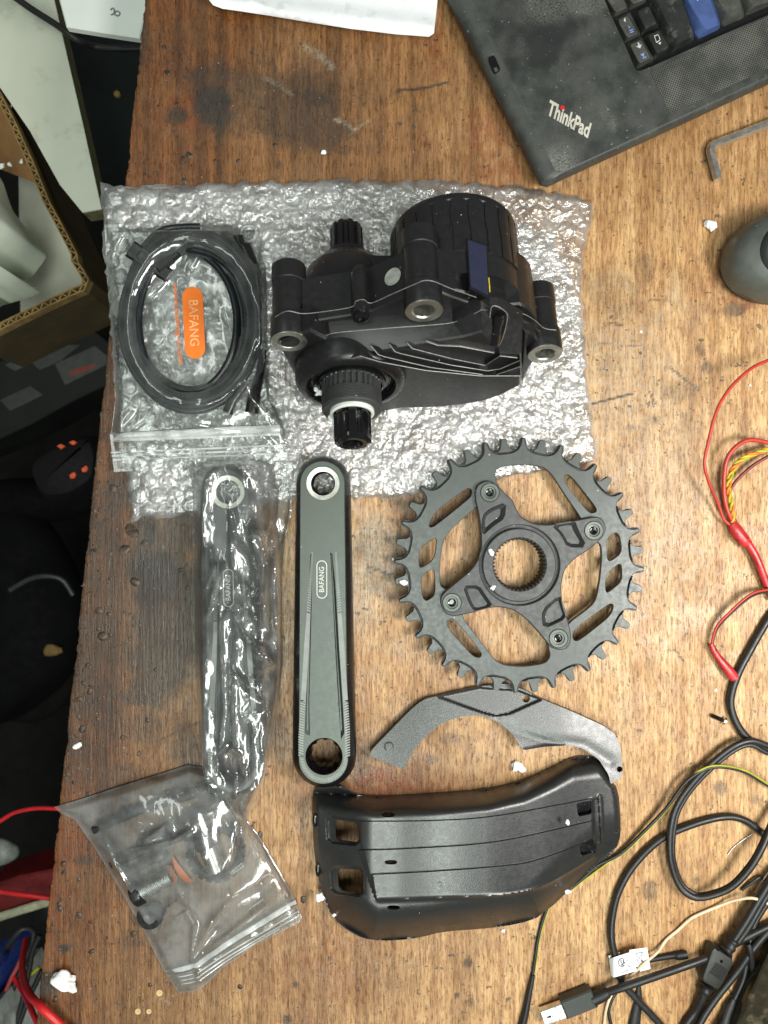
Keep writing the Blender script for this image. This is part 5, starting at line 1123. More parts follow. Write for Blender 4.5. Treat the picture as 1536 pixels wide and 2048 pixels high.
# ------------------------------------------------------------------ wires and cables on the bench
def wire(name, label, pts, r, m, cat='cable', z=None, parent=None, flat=1.0, group=None, n=8, step=2.5):
    p3 = [P(p[0], p[1], (p[2] if len(p) > 2 else (z if z is not None else (r[0] if isinstance(r, list) else r)*flat+.1))) for p in pts]
    mb = MB(); sp_ = spl(p3, step); k = len(sp_)
    rr = r if not isinstance(r, list) else [float(np.interp(i/(k-1), np.linspace(0, 1, len(r)), r)) for i in range(k)]
    mb.tube(sp_, rr, n, flat=flat); o = mb.build(name, m, parent, 60)
    if parent is None: tag(o, label, cat, group)
    return o
h = thing('wire_harness', 'red, yellow and dark red wires spliced into a red heatshrink sleeve', 'wire harness', (*P(1480, 1000, 0)[:2], 0))
wire('heatshrink', None, [(1464, 1047, 5), (1472, 1060, 5), (1484, 1076, 5), (1497, 1090, 5)], [3.2, 4.3, 4.4, 3.2], SHRINK, parent=h, flat=.8)
wire('sleeve', None, [(1495, 1086, 5), (1510, 1110, 5), (1522, 1138, 5), (1534, 1170, 4), (1548, 1200, 4)], [2.8, 2.6, 2.6, 2.4], SHRINK, parent=h)
wire('red_wire', None, [(1550, 714, 16), (1536, 721, 17), (1501, 738, 19), (1458, 779, 20), (1432, 826, 20), (1415, 891, 19), (1409, 929, 18), (1419, 968, 14), (1436, 1007, 9), (1449, 1041, 6), (1466, 1053, 5)], 1.05, RED, parent=h)
wire('red_wire', None, [(1550, 888, 10), (1536, 885, 10), (1497, 880, 12), (1466, 899, 12), (1451, 929, 11), (1448, 985, 9), (1456, 1024, 7), (1471, 1052, 5)], 1.4, RED, parent=h)
wire('dark_red_wire', None, [(1550, 908, 7), (1536, 913, 7), (1497, 938, 6), (1462, 977, 5), (1460, 1010, 5), (1474, 1052, 5)], 1.1, REDD, parent=h)
for ph, m in ((0, YELL), (math.pi*2/3, mat('orange_sheath', (206, 110, 40), .4)), (math.pi*4/3, YGRN)):
    base = spl([(1552, 894, 9), (1536, 899, 9), (1492, 914, 9), (1466, 938, 9), (1457, 975, 8), (1463, 1010, 7), (1466, 1046, 5)], 3); pts = []
    for i, p in enumerate(base): a = i*.42+ph; pts.append((p.x+3.2*math.cos(a), p.y+1.8*math.cos(a), p.z+1.1*math.sin(a)))
    wire('twisted_wire', None, pts, .95, m, parent=h)
h = thing('spliced_wire', 'short red and black wire ending in a lumpy red heatshrink joint', 'wire', (*P(1450, 1270, 0)[:2], 0))
wire('red_wire', None, [(1550, 1176, 6), (1536, 1179, 7), (1501, 1189, 9), (1458, 1226, 8), (1432, 1256, 6), (1423, 1292, 4)], .85, RED, parent=h)
wire('black_wire', None, [(1550, 1180, 5), (1536, 1183, 6), (1503, 1193, 8), (1460, 1229, 7), (1434, 1259, 5), (1424, 1292, 4)], .75, RUBBER, parent=h)
wire('heatshrink', None, [(1422, 1288, 4), (1430, 1305, 4), (1444, 1325, 4), (1458, 1342, 4), (1470, 1357, 4)], [1.8, 2.2, 2.6, 3.4, 3.2], SHRINK, parent=h, flat=.8)
wire('power_cable', 'long black cable sweeping in a big loop down the bench', [(1560, 1210), (1536, 1239), (1501, 1299), (1474, 1352), (1461, 1402), (1472, 1445), (1499, 1480), (1536, 1498), (1560, 1504)], 2.6, CABLE)
wire('looped_cable', 'paired black cable bent into an open teardrop loop', [(1560, 1500, 6), (1536, 1492, 7), (1500, 1482, 8), (1457, 1500, 8), (1396, 1554, 7), (1356, 1608, 7), (1342, 1655, 8), (1341, 1715, 8), (1356, 1766, 8), (1376, 1789, 9), (1403, 1796, 10), (1457, 1779, 14), (1497, 1742, 16), (1524, 1698, 15), (1539, 1661, 12), (1560, 1610, 8)], 2.1, CABLE, flat=.8)
wire('looped_cable', 'thin black companion strand running inside the teardrop loop', [(1560, 1514, 4), (1530, 1504, 5), (1500, 1490, 5), (1460, 1507, 5), (1400, 1560, 5), (1362, 1612, 4), (1349, 1657, 5), (1347, 1715, 5), (1361, 1762, 5), (1379, 1782, 6), (1403, 1789, 7), (1455, 1773, 11), (1492, 1737, 13), (1519, 1694, 12), (1560, 1600, 6)], 1.5, CABLE, flat=.8)
wire('tagged_cable', 'thick black cable arching over the wood down through the white tag', [(1570, 1690, 3), (1545, 1684, 3), (1527, 1668, 3), (1490, 1641, 3), (1450, 1634, 3), (1389, 1648, 3), (1322, 1678, 3), (1269, 1729, 3), (1238, 1782, 3), (1225, 1833, 3), (1223, 1876, 4), (1230, 1913, 4), (1242, 1960, 3), (1269, 1994, 3), (1316, 2044, 3), (1340, 2075, 3)], 2.35, CABLE)
wire('striped_wire', 'thin black and yellow wire running under the large guard', [(1560, 1584, 5), (1536, 1571, 5), (1490, 1544, 6), (1440, 1534, 8), (1403, 1542, 9), (1369, 1567, 9), (1342, 1604, 8), (1322, 1628, 7), (1255, 1695, 4), (1222, 1718, 2), (1195, 1731, 1.5), (1150, 1770, 1.2), (1105, 1800, 1.2), (1087, 1836, 1.2), (1075, 1883, 1.5), (1070, 1917, 1.5), (1064, 1957, 1.5), (1054, 2004, 1.8), (1040, 2060, 2)], 1.1, CABLE)
wire('yellow_strand', 'thin yellow strand paired with the black wire near the big guard', [(1560, 1580, 6), (1536, 1568, 6), (1490, 1541, 7), (1440, 1531, 9), (1405, 1538, 9.5), (1371, 1564, 8), (1345, 1603, 7), (1325, 1629, 6), (1258, 1697, 3.4), (1224, 1720, 1.4), (1152, 1772, .9), (1108, 1802, .9), (1090, 1837, .9), (1078, 1884, 1), (1073, 1917, 1), (1066, 1957, 1)], .62, YGRN)
wire('strain_sleeve', 'black tapered sleeve on the thin wire at the front edge', [(1066, 1950, 2), (1058, 1990, 2.4), (1050, 2030, 2.6), (1040, 2070, 2.6)], [1.4, 1.9, 2.4, 2.8], RUBBER)
wire('white_string', 'dirty white string wandering across the cables', [(1560, 1816, 8), (1536, 1807, 9), (1504, 1796, 10), (1467, 1801, 6), (1440, 1811, 3), (1420, 1819, 2), (1383, 1836, 2), (1356, 1860, 1.6), (1332, 1880, 1.6), (1316, 1903, 4), (1296, 1920, 9), (1283, 1932, 10), (1265, 1948, 6), (1240, 1974, 2.4), (1222, 1991, 2), (1211, 2024, 1.4), (1207, 2070, 1.4)], .95, mat('dirty_white_cord', (216, 196, 166), .7, 0, .2, .1, 1.5, .15), 'string')
wire('thin_black_wire', 'thin black wire under the usb plug cable beside the string', [(1236, 1980, 1.2), (1226, 1995, 1.2), (1218, 2017, 1.2), (1219, 2035, 1.2), (1226, 2065, 1.2)], 1.1, CABLE)
wire('cable_strap', 'flat black strap standing upright below the plug cable', [(1278, 1972, 1), (1277, 2000, 1.2), (1272, 2030, 1.5), (1266, 2070, 1.8)], [1.2, 2.8, 3.6, 4.4], RUBBER, flat=.45)
wire('capped_stub', 'short black wire stub with a heatshrink cap beside the white tag', [(1285, 1925, 2), (1299, 1920, 2.2), (1330, 1914, 2.2), (1350, 1911, 2.4), (1354, 1912, 2.6), (1374, 1909, 2.6)], [1.6, 1.8, 1.9, 2.0, 2.8, 2.8], RUBBER, flat=.85)
wire('wire_end', 'short loose end of black wire above the ferrite cables', [(1483, 1780, 1.2), (1493, 1772, 2), (1504, 1765, 3), (1517, 1755, 3), (1524, 1757, 3), (1545, 1764, 3)], 1.05, CABLE)
wire('steel_strand', 'bright bare wire strand lying inside the teardrop loop', [(1456, 1709), (1464, 1698), (1483, 1682), (1504, 1668)], .5, STEEL, 'wire')
wire('steel_strand', 'short bright bare strand beside the black ferrite cables', [(1510, 1785, 2), (1522, 1766, 4), (1545, 1735, 4)], .5, STEEL, 'wire')
wire('black_cable', 'black cable passing behind the ferrite and along the dark tray', [(1560, 1846, 6), (1539, 1860, 6), (1504, 1900, 6), (1473, 1944, 4), (1433, 1994, 3.2), (1406, 2034, 3.2), (1385, 2075, 3.2)], 2.5, CABLE)
wire('black_cable', 'straight black cable furthest behind the ferrite, near the tray corner', [(1560, 1770, 3), (1530, 1812, 3), (1508, 1850, 3), (1497, 1895, 3), (1490, 1940, 3), (1484, 1964, 3), (1465, 2005, 3)], 2.0, CABLE)
wire('strain_relief_plug', 'ribbed black cable end beside the dark tray', [(1468, 1998, 4), (1463, 2010, 4), (1458, 2022, 4.5), (1452, 2040, 5), (1440, 2080, 5)], [2.2, 3.4, 3.4, 5.4, 6.4], RUBBER, flat=.7)
wire('twisted_lead', 'stubby twisted black lead hanging by the ferrite', [(1496, 1888, 8), (1500, 1900, 8), (1503, 1925, 6), (1505, 1950, 4)], [1.5, 2.2, 2.0, 1.2], RUBBER)
f = thing('ferrite_cable', 'black cable with a chunky moulded ferrite choke', 'cable', (*P(1430, 1935, 0)[:2], 0))
wire('cable', None, [(1560, 1738, 8), (1540, 1764, 9), (1524, 1789, 9), (1490, 1846, 9), (1466, 1882, 8)], 2.6, CABLE, parent=f)
wire('cable', None, [(1560, 1750, 8), (1545, 1774, 9), (1531, 1795, 9), (1498, 1852, 9), (1472, 1888, 8)], 2.2, CABLE, parent=f)
wire('cable', None, [(1410, 1986, 7), (1399, 2005, 5), (1389, 2024, 3), (1372, 2048, 3), (1355, 2080, 3)], 2.6, CABLE, parent=f)
wire('strain_relief', None, [(1468, 1878, 8), (1466, 1882, 8), (1463, 1886, 8), (1460, 1891, 8), (1457, 1896, 8), (1452, 1902, 8)], [3.0, 4.2, 3.3, 4.4, 3.4, 5.0], RUBBER, parent=f, step=.8)
wire('strain_relief', None, [(1416, 1970, 7), (1413, 1976, 7), (1410, 1981, 7), (1407, 1986, 7), (1405, 1991, 7)], [5.0, 3.4, 4.3, 3.2, 2.9], RUBBER, parent=f, step=.8)
fq = ccw(PP([(1424, 1887), (1472, 1919), (1438, 1984), (1398, 1961)], 10)); mb = MB(); fo = lambda k, z: [(*p, z) for p in offset(chk(fq, 2, .12), k)]
mb.loft([fo(1.6, .5), fo(.3, 3), fo(0, 6), fo(.3, 9), fo(1.3, 11), fo(2.4, 11.5)], True, True); fb = mb.build('ferrite_block', mat('moulded_ferrite', (40, 41, 37), .5, 0, .45, .06, 2, .12), f, 35)
for i in range(6):
    k = i/5; mb = MB(); a = (1442-22*k*.55+2, 1934+30*k*.6); mb.tube([P(a[0]-13, a[1]-8, 11.5), P(a[0]+12, a[1]+8, 11.5)], .55, 6, flat=.8); mb.build('grip_rib', RUBBER, fb)
for x, y in ((1437, 1899), (1443, 1923)): mb = MB(); mb.lathe([(1.1, 11.3), (1.1, 11.62), (.05, 11.62)], P(x, y, 11.6)[:2], 12, cap=False); mb.build('mould_hole', GLOSSB, fb)
u = thing('usb_cable', 'black cable ending in a bright metal usb plug at the front edge', 'cable', (*P(1180, 2000, 0)[:2], 0))
wire('cable', None, [(1214, 1985, 8), (1250, 1973, 11), (1289, 1960, 12), (1356, 1937, 11), (1406, 1919, 8), (1440, 1903, 5), (1490, 1876, 5), (1536, 1853, 5), (1565, 1838, 5)], 2.5, CABLE, parent=u)
wire('strain_relief', None, [(1184, 2000, 7), (1189, 1997, 7), (1203, 1991, 7.5), (1216, 1984, 8)], [4.4, 4.2, 3.9, 3.3], RUBBER, parent=u)
def obox(name, a, b, w, z0, z1, m, par, bev=.6):
    A, B = Vector(P(*a, z1)[:2]), Vector(P(*b, z1)[:2]); d = (B-A).normalized(); n = Vector((-d.y, d.x))*w/2
    q_ = ccw([tuple(A+n), tuple(B+n), tuple(B-n), tuple(A-n)]); mb = MB(); lo = lambda k, z: [(*p, z) for p in offset(q_, k)]
    mb.loft([lo(bev, z0), lo(0, z0+bev), lo(0, z1-bev), lo(bev, z1)], True, True); return mb.build(name, m, par, 25)
obox('plug_body', (1128, 2023), (1190, 1998), 12.2, 1.5, 10, mat('grey_black_plug', (52, 54, 52), .45, 0, .5, .03, 2, .1), u, .9)
ps = obox('plug_shell', (1085, 2038), (1130, 2022), 9.6, 3, 8, STEEL, u, .35)
w = P(1098, 2034, 8.05); mb = MB(); mb.box(w, (1.0, 2.6, .1), math.radians(-70)); mb.build('shell_slot', GLOSSB, ps)
# the white tag folded round the thick cable
tg = thing('cable_tag', 'white folded cable tag printed with approval marks and a crossed-out bin', 'label tag', (*P(1255, 1930, 4)[:2], 4))
tq = [(1218, 1918), (1258, 1905), (1259, 1900), (1294, 1895), (1297, 1912), (1301, 1938), (1281, 1943), (1279, 1940), (1228, 1955), (1222, 1952)]
tz = lambda x, y: 7.6-5*(1-ss(1216, 1230, x))*.8+.8*ss(1255, 1262, x)+.012*(x-1240)
TAGM = mat('white_tag_paper', (226, 228, 228), .55, 0, .35, 0, 1, .03)
mb = MB(); shell(mb, tq, [], tz, 3, .25); mb.build('tag_face', TAGM, tg, 60)
mb = MB(); shell(mb, [(1217, 1912), (1240, 1904), (1240, 1912), (1219, 1921)], [], lambda x, y: 3.4+0*x, 3, .2); mb.build('tag_back', TAGM, tg, 60)
INK = mat('grey_black_ink', (58, 60, 62), .6); tzz = lambda x, y: float(tz(np.array([x]), np.array([y]))[0])+.12
mb = MB(); rt, uu = (.955, -.295), (-.22, -.975)
ring = lambda r, a0, a1, n: [(1244+r*math.cos(a0+(a1-a0)*i/n), 1925-r*1.2*math.sin(a0+(a1-a0)*i/n)) for i in range(n+1)]
o_ = ring(7.2, .75, 5.6, 24); i_ = ring(6.1, .75, 5.6, 24); pl = o_+i_[::-1]; mb.tri_cap([[P(*p)[:2] for p in [(a, b, 7.9) for a, b in pl]]], 8.15)
textfit(mb, 'SA', (1246, 1925), rt, uu, 10, 11, tzz, .03); textfit(mb, 'C', (1240.5, 1938), rt, uu, 4, 4.5, tzz); textfit(mb, 'US', (1256, 1932.5), rt, uu, 8, 4.5, tzz); textfit(mb, '267458', (1249.5, 1943), rt, uu, 14, 4.5, tzz); textfit(mb, '®', (1255, 1921), rt, uu, 3.5, 3.5, tzz)
def stroke(a, b, w=.7):
    d = Vector((b[0]-a[0], b[1]-a[1])).normalized(); n = Vector((-d.y, d.x))*w/2; mb.add([P(x, y, tzz(x, y)) for x, y in ((a[0]+n.x, a[1]+n.y), (b[0]+n.x, b[1]+n.y), (b[0]-n.x, b[1]-n.y), (a[0]-n.x, a[1]-n.y))], [(0, 1, 2, 3)])
for a, b in (((1264, 1904), (1289, 1924)), ((1289, 1901), (1271, 1928)), ((1272, 1906), (1284, 1904)), ((1272, 1906), (1277, 1926)), ((1284, 1904), (1283, 1922)), ((1271, 1908), (1285, 1905)), ((1277, 1926), (1283, 1922))): stroke(a, b)
stroke((1272, 1936), (1288, 1932), 3.2); mb.add([P(1284+1.8*math.cos(a), 1922-1.8*math.sin(a), tzz(1284, 1922)+.02) for a in [k*.785 for k in range(8)]], [tuple(range(8))]); up_tris(mb).build('tag_print', INK, tg)
# dark glossy tray corner, screw, washers
mb = MB(); mb.prism(PP([(1470, 2060), (1500, 1992), (1536, 1912), (1570, 1845), (1720, 1845), (1720, 2110), (1450, 2110)], 14), .1, 14, 1.0); tag(mb.build('dark_tray', mat('dark_olive_gloss', (52, 48, 36), .22, .3, .5, .05, .3, .3, dirt=((120, 108, 84), .06, .6))), 'glossy dark olive metal tray corner beside the cables', 'tray')
sc = thing('loose_screw', 'small black wood screw lying alone on the bench', 'screw', (*P(1437, 1437, 0)[:2], 0)); A, B = Vector(P(1421, 1430, 2)), Vector(P(1451, 1443, 2)); t = (B-A).normalized(); X = t.cross(Vector((0, 0, 1))).normalized(); Y = t.cross(X)
Mx = Matrix(((X.x, Y.x, t.x, A.x), (X.y, Y.y, t.y, A.y), (X.z, Y.z, t.z, A.z), (0, 0, 0, 1))); L = (B-A).length
p = [(.2, 0)]; z_ = .8
while z_ < L-3: p += [(1.5, z_), (1.0, z_+.35), (.95, z_+.85)]; z_ += 1.1
mb = MB(Mx); mb.lathe(p+[(.95, L-2)], n=14); mb.build('thread', BLACKS, sc, 50); mb = MB(Mx); mb.lathe([(1.4, L-2), (2.4, L-1.6), (2.5, L-.5), (1.8, L), (.9, L), (.8, L-.8), (.05, L-.8)], n=18, cap=False); mb.build('head', STEEL, sc, 40)
BR = mat('pale_wood_plug', (206, 176, 128), .55, 0, .4, .1, 2, .2)
for x, y, r, lb in ((319, 1985, 2.1, 'small tan ring topmost of three on the front of the bench'), (276, 2022, 1.95, 'small tan ring nearest the chipped edge of three on the bench front'), (298, 2022, 1.7, 'smallest tan ring, pinkish, middle of three on the bench front')):
    mb = MB(); mb.lathe([(r, .05), (r, .5), (r*.85, .7), (r*.35, .6), (r*.3, .15), (.05, .15)], P(x, y, 0)[:2], 20, cap=False); tag(mb.build('tan_ring', BR), lb, 'ring', 'small tan rings at the front of the bench')

# ------------------------------------------------------------------ white foam crumbs
g = 'white foam crumbs scattered over the parts'
def crumb(x, y, r, z, lb, sq=(1, 1, .8), seed=0, grp=g, rough=.55):
    mb = MB(); (mb.flake(P(x, y, z+r*.5), r, seed, sq, 4 if r > 3 else 3)); tag(mb.build('foam_crumb', FOAM, ang=42), lb, 'foam crumb', grp)
crumb(133, 1966, 7.2, 0, 'largest torn white foam lump near the front chipped edge', (1.1, .95, .7), 3, None, .8)
crumb(1421, 449, 4.2, 0, 'white foam lump on the wood beside the computer mouse', (.9, 1.15, .8), 8, None, .7)
crumb(1033, 1534, 4.0, 0, 'curled white foam flake between the arched trim and large guard', (1.1, 1.2, .7), 12, None, 1.0)
crumb(786, 829, 4.4, 3.5, 'white foam lump on the bubble wrap under the motor axle', (.95, 1.1, .9), 20, None, .5)
for i, (x, y, r) in enumerate(((735, 1727, 1.8), (744, 1726, 1.9), (741, 1735, 2.1))): crumb(x, y, r, 27.5, ('leftmost', 'rightmost', 'lowest')[i]+' of three white foam crumbs clustered on the large guard', (1, 1, .8), 30+i, 'cluster of foam crumbs on the guard')
for i, (x, y, r, z, lb) in enumerate([(645, 305, 1.6, 0, 'small white foam crumb alone on the wood behind the bubble wrap'), (157, 1490, 2.0, 0, 'white foam chip near the chipped left edge of the bench'), (1282, 663, .9, 0, 'tiny white crumb on the wood between mouse and chainring'), (1500, 770, .9, 0, 'tiny white crumb inside the curve of the red wire'), (1431, 1380, .9, 0, 'tiny white crumb above the loose black screw'),
        (983, 1106, 2.0, 17, 'white foam crumb on the upper side of the chainring hub'), (986, 1174, 1.4, 17, 'thin white flake on the lower side of the chainring hub'), (808, 1166, 1.9, 12, 'white foam crumb between teeth on the left of the chainring'), (786, 1118, .8, 3, 'tiny white crumb just outside the left chainring teeth'),
        (1135, 1645, 1.6, 29, 'white crumb on the guard beside its upper blind opening'), (1136, 1783, 1.7, 10, 'white crumb at the lower sloping edge of the guard'), (637, 1792, 2.6, 8, 'white crumb stuck on the guard edge below its square openings'), (757, 1800, 1.7, 27, 'white crumb on the guard just above the lowest slot'), (755, 1768, 1.1, 27, 'tiny white crumb on the guard above the bottom ridge'), (668, 1830, 1.3, 8, 'tiny white crumb low on the rounded guard corner'), (863, 1680, .9, 31, 'tiny white crumb in the middle guard panel'), (1006, 1862, 1.2, 0, 'tiny white crumb on the wood below the guard'),
        (632, 776, 2.0, 45, 'white crumb at the left rim of the motor bearing'), (640, 786, 1.9, 46, 'white crumb between bearing rim and toothed collar'), (748, 779, 1.1, 52, 'tiny white crumb on the toothed collar of the motor'), (663, 836, 2.0, 52, 'white crumb clinging to the left of the white spacer ring'), (668, 846, 1.7, 52, 'lower white crumb under the white spacer ring'), (899, 545, 1.9, 78, 'white fleck on the motor below the cable gland'), (822, 598, 1.0, 90, 'tiny white fleck on the front boss of the motor'), (898, 671, 1.2, 66, 'white fleck on the motor cover above the cooling fins'), (1023, 730, 1.3, 52, 'white fleck lodged in the cooling fins'), (675, 657, .9, 62, 'tiny white fleck on the motor beside the housing screw'), (743, 693, .0, 0, '')]):
    if r: crumb(x, y, r, z, lb, (1, 1.1, .75), 50+i)
# ------------------------------------------------------------------ below and beside the bench
def prism_px(name, poly, z0, z1, m, bev=0, parent=None, kind=None):
    mb = MB(); mb.prism(PP(poly, z1), z0, z1, bev, bottom=True); return mb.build(name, m, parent, 30, kind=kind)
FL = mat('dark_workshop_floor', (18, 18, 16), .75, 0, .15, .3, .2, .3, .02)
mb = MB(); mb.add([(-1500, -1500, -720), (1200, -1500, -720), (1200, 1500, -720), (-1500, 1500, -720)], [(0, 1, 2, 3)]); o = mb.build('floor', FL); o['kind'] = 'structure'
bd = thing('white_board', 'long off-white laminated board leaning beyond the chipped bench edge', 'board', (*P(80, 200, -160)[:2], -160))
prism_px('laminate_face', [(-60, -80), (96, -80), (104, -20), (122, 60), (166, 250), (203, 418), (165, 425), (120, 370), (60, 262), (0, 175), (-60, 90)], -122, -120, mat('off_white_laminate', (188, 192, 176), .45, 0, .5, .02, .3, .06, .01, dirt=((150, 152, 136), .03, .5)), 0, bd)
prism_px('board_core', [(-60, -80), (96, -80), (104, -20), (122, 60), (166, 250), (203, 418), (165, 425), (120, 370), (60, 262), (0, 175), (-60, 90)], -142, -122.1, mat('shaded_board_side', (112, 108, 78), .5), 0, bd)  # side face coloured darker to stand for its shading
ct = thing('white_cabinet', 'white cabinet corner with a small curled mark beside the far bench edge', 'cabinet', (*P(200, 10, -60)[:2], -300))
prism_px('cabinet_top', [(112, -80), (310, -80), (296, 0), (279, 76), (205, 65), (132, 53), (118, 0)], -46, -40, mat('white_cabinet_paint', (206, 212, 206), .45, 0, .5, .02, .3, .05, .01), .8, ct)
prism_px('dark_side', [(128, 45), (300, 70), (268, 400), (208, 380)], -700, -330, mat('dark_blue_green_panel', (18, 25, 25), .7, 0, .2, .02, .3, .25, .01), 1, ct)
mb = MB(); mb.tube(spl([P(x, y, -39.6) for x, y in ((221, 20), (226, 16), (229, 21), (228, 27), (236, 32), (240, 26), (234, 22), (228, 27), (222, 30))], 1), .5, 6); mb.build('curled_mark', mat('grey_pencil', (110, 112, 108), .6), ct)
w = P(234, 188, -328); mb = MB(); mb.lathe([(3.4, -330), (3.2, -327), (.1, -326)], w[:2], 16, cap=False); mb.build('brown_peg', mat('brown_peg', (150, 120, 70), .6), ct)
wire('draped_cable', 'black cable draped across the white board and cabinet gap', [(10, -20, -100), (60, 16, -100), (110, 48, -98), (135, 66, -96), (160, 82, -100), (190, 93, -110), (230, 97, -110), (300, 96, -110)], 2.6, RUBBER)
# open carton
CARDO = mat('shaded_cardboard', (74, 62, 42), .7, 0, .3, .08, 1, .15, .03); CARD = mat('brown_cardboard', (140, 104, 66), .7, 0, .3, .08, 1, .15, .03); CARDI = mat('grey_white_carton_lining', (196, 196, 180), .6, 0, .3, .05, .6, .1, .02); FLUTE = mat('corrugated_edge', (128, 106, 66), .8, 0, .2, .2, 1, .25)  # outer wall colour darkened to stand for shade below the rim
cb = thing('cardboard_box', 'open corrugated cardboard box below the bench, holding white packing foam', 'cardboard box', (*P(40, 420, -215)[:2], -215))
rim = [(-60, 90), (0, 183), (34, 250), (70, 330), (101, 406), (135, 469), (156, 510), (157, 524), (179, 560), (170, 582), (147, 591), (110, 608), (73, 626), (0, 662), (-60, 692)]
rw = PP(rim, -120); ri = [(x-4.5*(1 if i < 9 else .3), y+(0 if i < 9 else 4.5)) for i, (x, y) in enumerate(rw)]
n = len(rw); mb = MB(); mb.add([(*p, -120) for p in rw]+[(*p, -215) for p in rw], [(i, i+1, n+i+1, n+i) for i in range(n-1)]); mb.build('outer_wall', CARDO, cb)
mb = MB(); mb.add([(*p, -120) for p in ri]+[(*p, -215) for p in ri], [(i+1, i, n+i, n+i+1) for i in range(n-1)]); mb.build('inner_wall', CARDI, cb)
mb = MB(); fine = []
for i in range(n-1):
    a, b = Vector(rw[i]), Vector(rw[i+1]); c, d = Vector(ri[i]), Vector(ri[i+1]); k = max(1, int((b-a).length/3.4))
    for j in range(k): fine.append((a.lerp(b, j/k), c.lerp(d, j/k)))
zig = [(p if i % 2 else q) for i, (p, q) in enumerate(fine)]
for i in range(len(zig)-1):
    a, b = zig[i], zig[i+1]; d = (b-a); nn = Vector((-d.y, d.x)).normalized()*.55
    mb.add([(*(a+nn), -118), (*(b+nn), -118), (*(b-nn), -118), (*(a-nn), -118), (*(a+nn), -128), (*(b+nn), -128), (*(b-nn), -128), (*(a-nn), -128)], [(0, 1, 2, 3), (0, 4, 5, 1), (2, 6, 7, 3)])
for L in (0, 1):
    for i in range(len(fine)-1):
        a, b = fine[i][L], fine[i+1][L]; d = b-a
        if d.length < 1e-6: continue
        nn = Vector((-d.y, d.x)).normalized()*.5; mb.add([(*(a+nn), -117.5), (*(b+nn), -117.5), (*(b-nn), -117.5), (*(a-nn), -117.5), (*(a+nn), -128), (*(b+nn), -128), (*(b-nn), -128), (*(a-nn), -128)], [(0, 1, 2, 3), (0, 4, 5, 1), (2, 6, 7, 3)])
mb.build('corrugated_rim', FLUTE, cb)
mb = MB(); mb.add([P(x, y, z) for x, y, z in ((-60, 120, -135), (0, 205, -135), (40, 280, -135), (86, 372, -135), (40, 352, -160), (0, 338, -165), (-60, 320, -165))], [(0, 1, 2, 3, 4, 5, 6)]); mb.build('inner_flap', CARD, cb)
mb = MB(); mb.add([(*p, -213) for p in ri], [tuple(range(n))]); mb.build('box_floor', CARDI, cb)
PF = mat('white_packing_foam', (204, 212, 196), .7, 0, .3, .05, .4, .05, .02)
out = chk([(-60, 340), (0, 345), (24, 420), (40, 440), (62, 470), (86, 498), (94, 512), (84, 528), (62, 556), (44, 564), (20, 560), (-60, 575)], 2, .2)
def zf(x, y): return -148+5*ss(0, 10, edged(x, y, out))-4*ss(0, 6, edged(x, y, out)-12)+6*np.exp(-((x-5)/10)**2-((y-500)/60)**2)-14*ss(520, 566, y)
mb = MB(); shell(mb, out, [], zf, 6, 50); tag(mb.build('packing_foam', PF), 'moulded white foam slab inside the open cardboard box', 'foam slab')
out = chk([(-60, 560), (10, 556), (60, 575), (84, 584), (60, 596), (20, 606), (-60, 634)], 2, .2)
mb = MB(); shell(mb, out, [], lambda x, y: -158+14*facet(x*.45, y*.45, 22, 160)+8*facet(x*.45, y*.45, 9, 161), 6, 40); tag(mb.build('crumpled_bag', PF, ang=60), 'crumpled white bag pressed against the lower box wall', 'plastic bag')
for i, (x, y, r, lb) in enumerate(((20, 213, 1.8, 'white foam crumb stuck high on the corrugated box rim'), (29, 250, 1.2, 'tiny white foam crumb on the box rim below the highest one'), (4, 331, 2.6, 'largest white foam crumb lying on the brown inner box flap'), (20, 330, 1.8, 'middle white foam crumb lying on the brown inner box flap'), (42, 324, 1.9, 'white foam crumb on the brown flap nearest the corrugated rim'))):
    mb = MB(); mb.flake(P(x, y, -130), r, i, (1, 1, .7), 3); tag(mb.build('foam_crumb', FOAM), lb, 'foam crumb', 'foam crumbs on the cardboard box')
# things on the floor in the shade
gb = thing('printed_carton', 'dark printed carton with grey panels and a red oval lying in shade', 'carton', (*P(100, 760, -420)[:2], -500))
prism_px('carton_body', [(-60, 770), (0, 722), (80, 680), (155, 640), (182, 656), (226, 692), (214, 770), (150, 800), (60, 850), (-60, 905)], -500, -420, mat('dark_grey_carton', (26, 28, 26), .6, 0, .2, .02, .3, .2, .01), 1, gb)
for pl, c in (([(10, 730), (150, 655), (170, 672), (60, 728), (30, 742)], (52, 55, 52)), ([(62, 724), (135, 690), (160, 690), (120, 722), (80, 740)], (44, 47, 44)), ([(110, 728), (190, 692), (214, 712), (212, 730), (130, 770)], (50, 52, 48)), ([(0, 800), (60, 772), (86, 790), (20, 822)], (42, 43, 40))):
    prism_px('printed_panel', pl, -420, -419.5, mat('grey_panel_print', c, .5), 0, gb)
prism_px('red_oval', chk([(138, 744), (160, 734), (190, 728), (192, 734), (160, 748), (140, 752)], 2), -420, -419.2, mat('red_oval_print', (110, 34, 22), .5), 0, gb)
pt = thing('power_tool', 'black power tool with four small orange marks on the dark floor', 'power tool', (*P(125, 930, -330)[:2], -420))
mb = MB(); lp_ = PP(chk([(40, 925), (110, 880), (175, 862), (196, 900), (190, 965), (130, 1000), (70, 1000)], 2), -330); mb.loft([[(*p, z) for p in offset(ccw(lp_), k)] for k, z in ((8, -420), (0, -400), (0, -350), (6, -335), (16, -330))]); mb.build('tool_body', mat('matt_black_tool', (13, 13, 13), .7, 0, .2, .1, 1, .2), pt)
OR = mat('orange_marks', (226, 84, 36), .5)
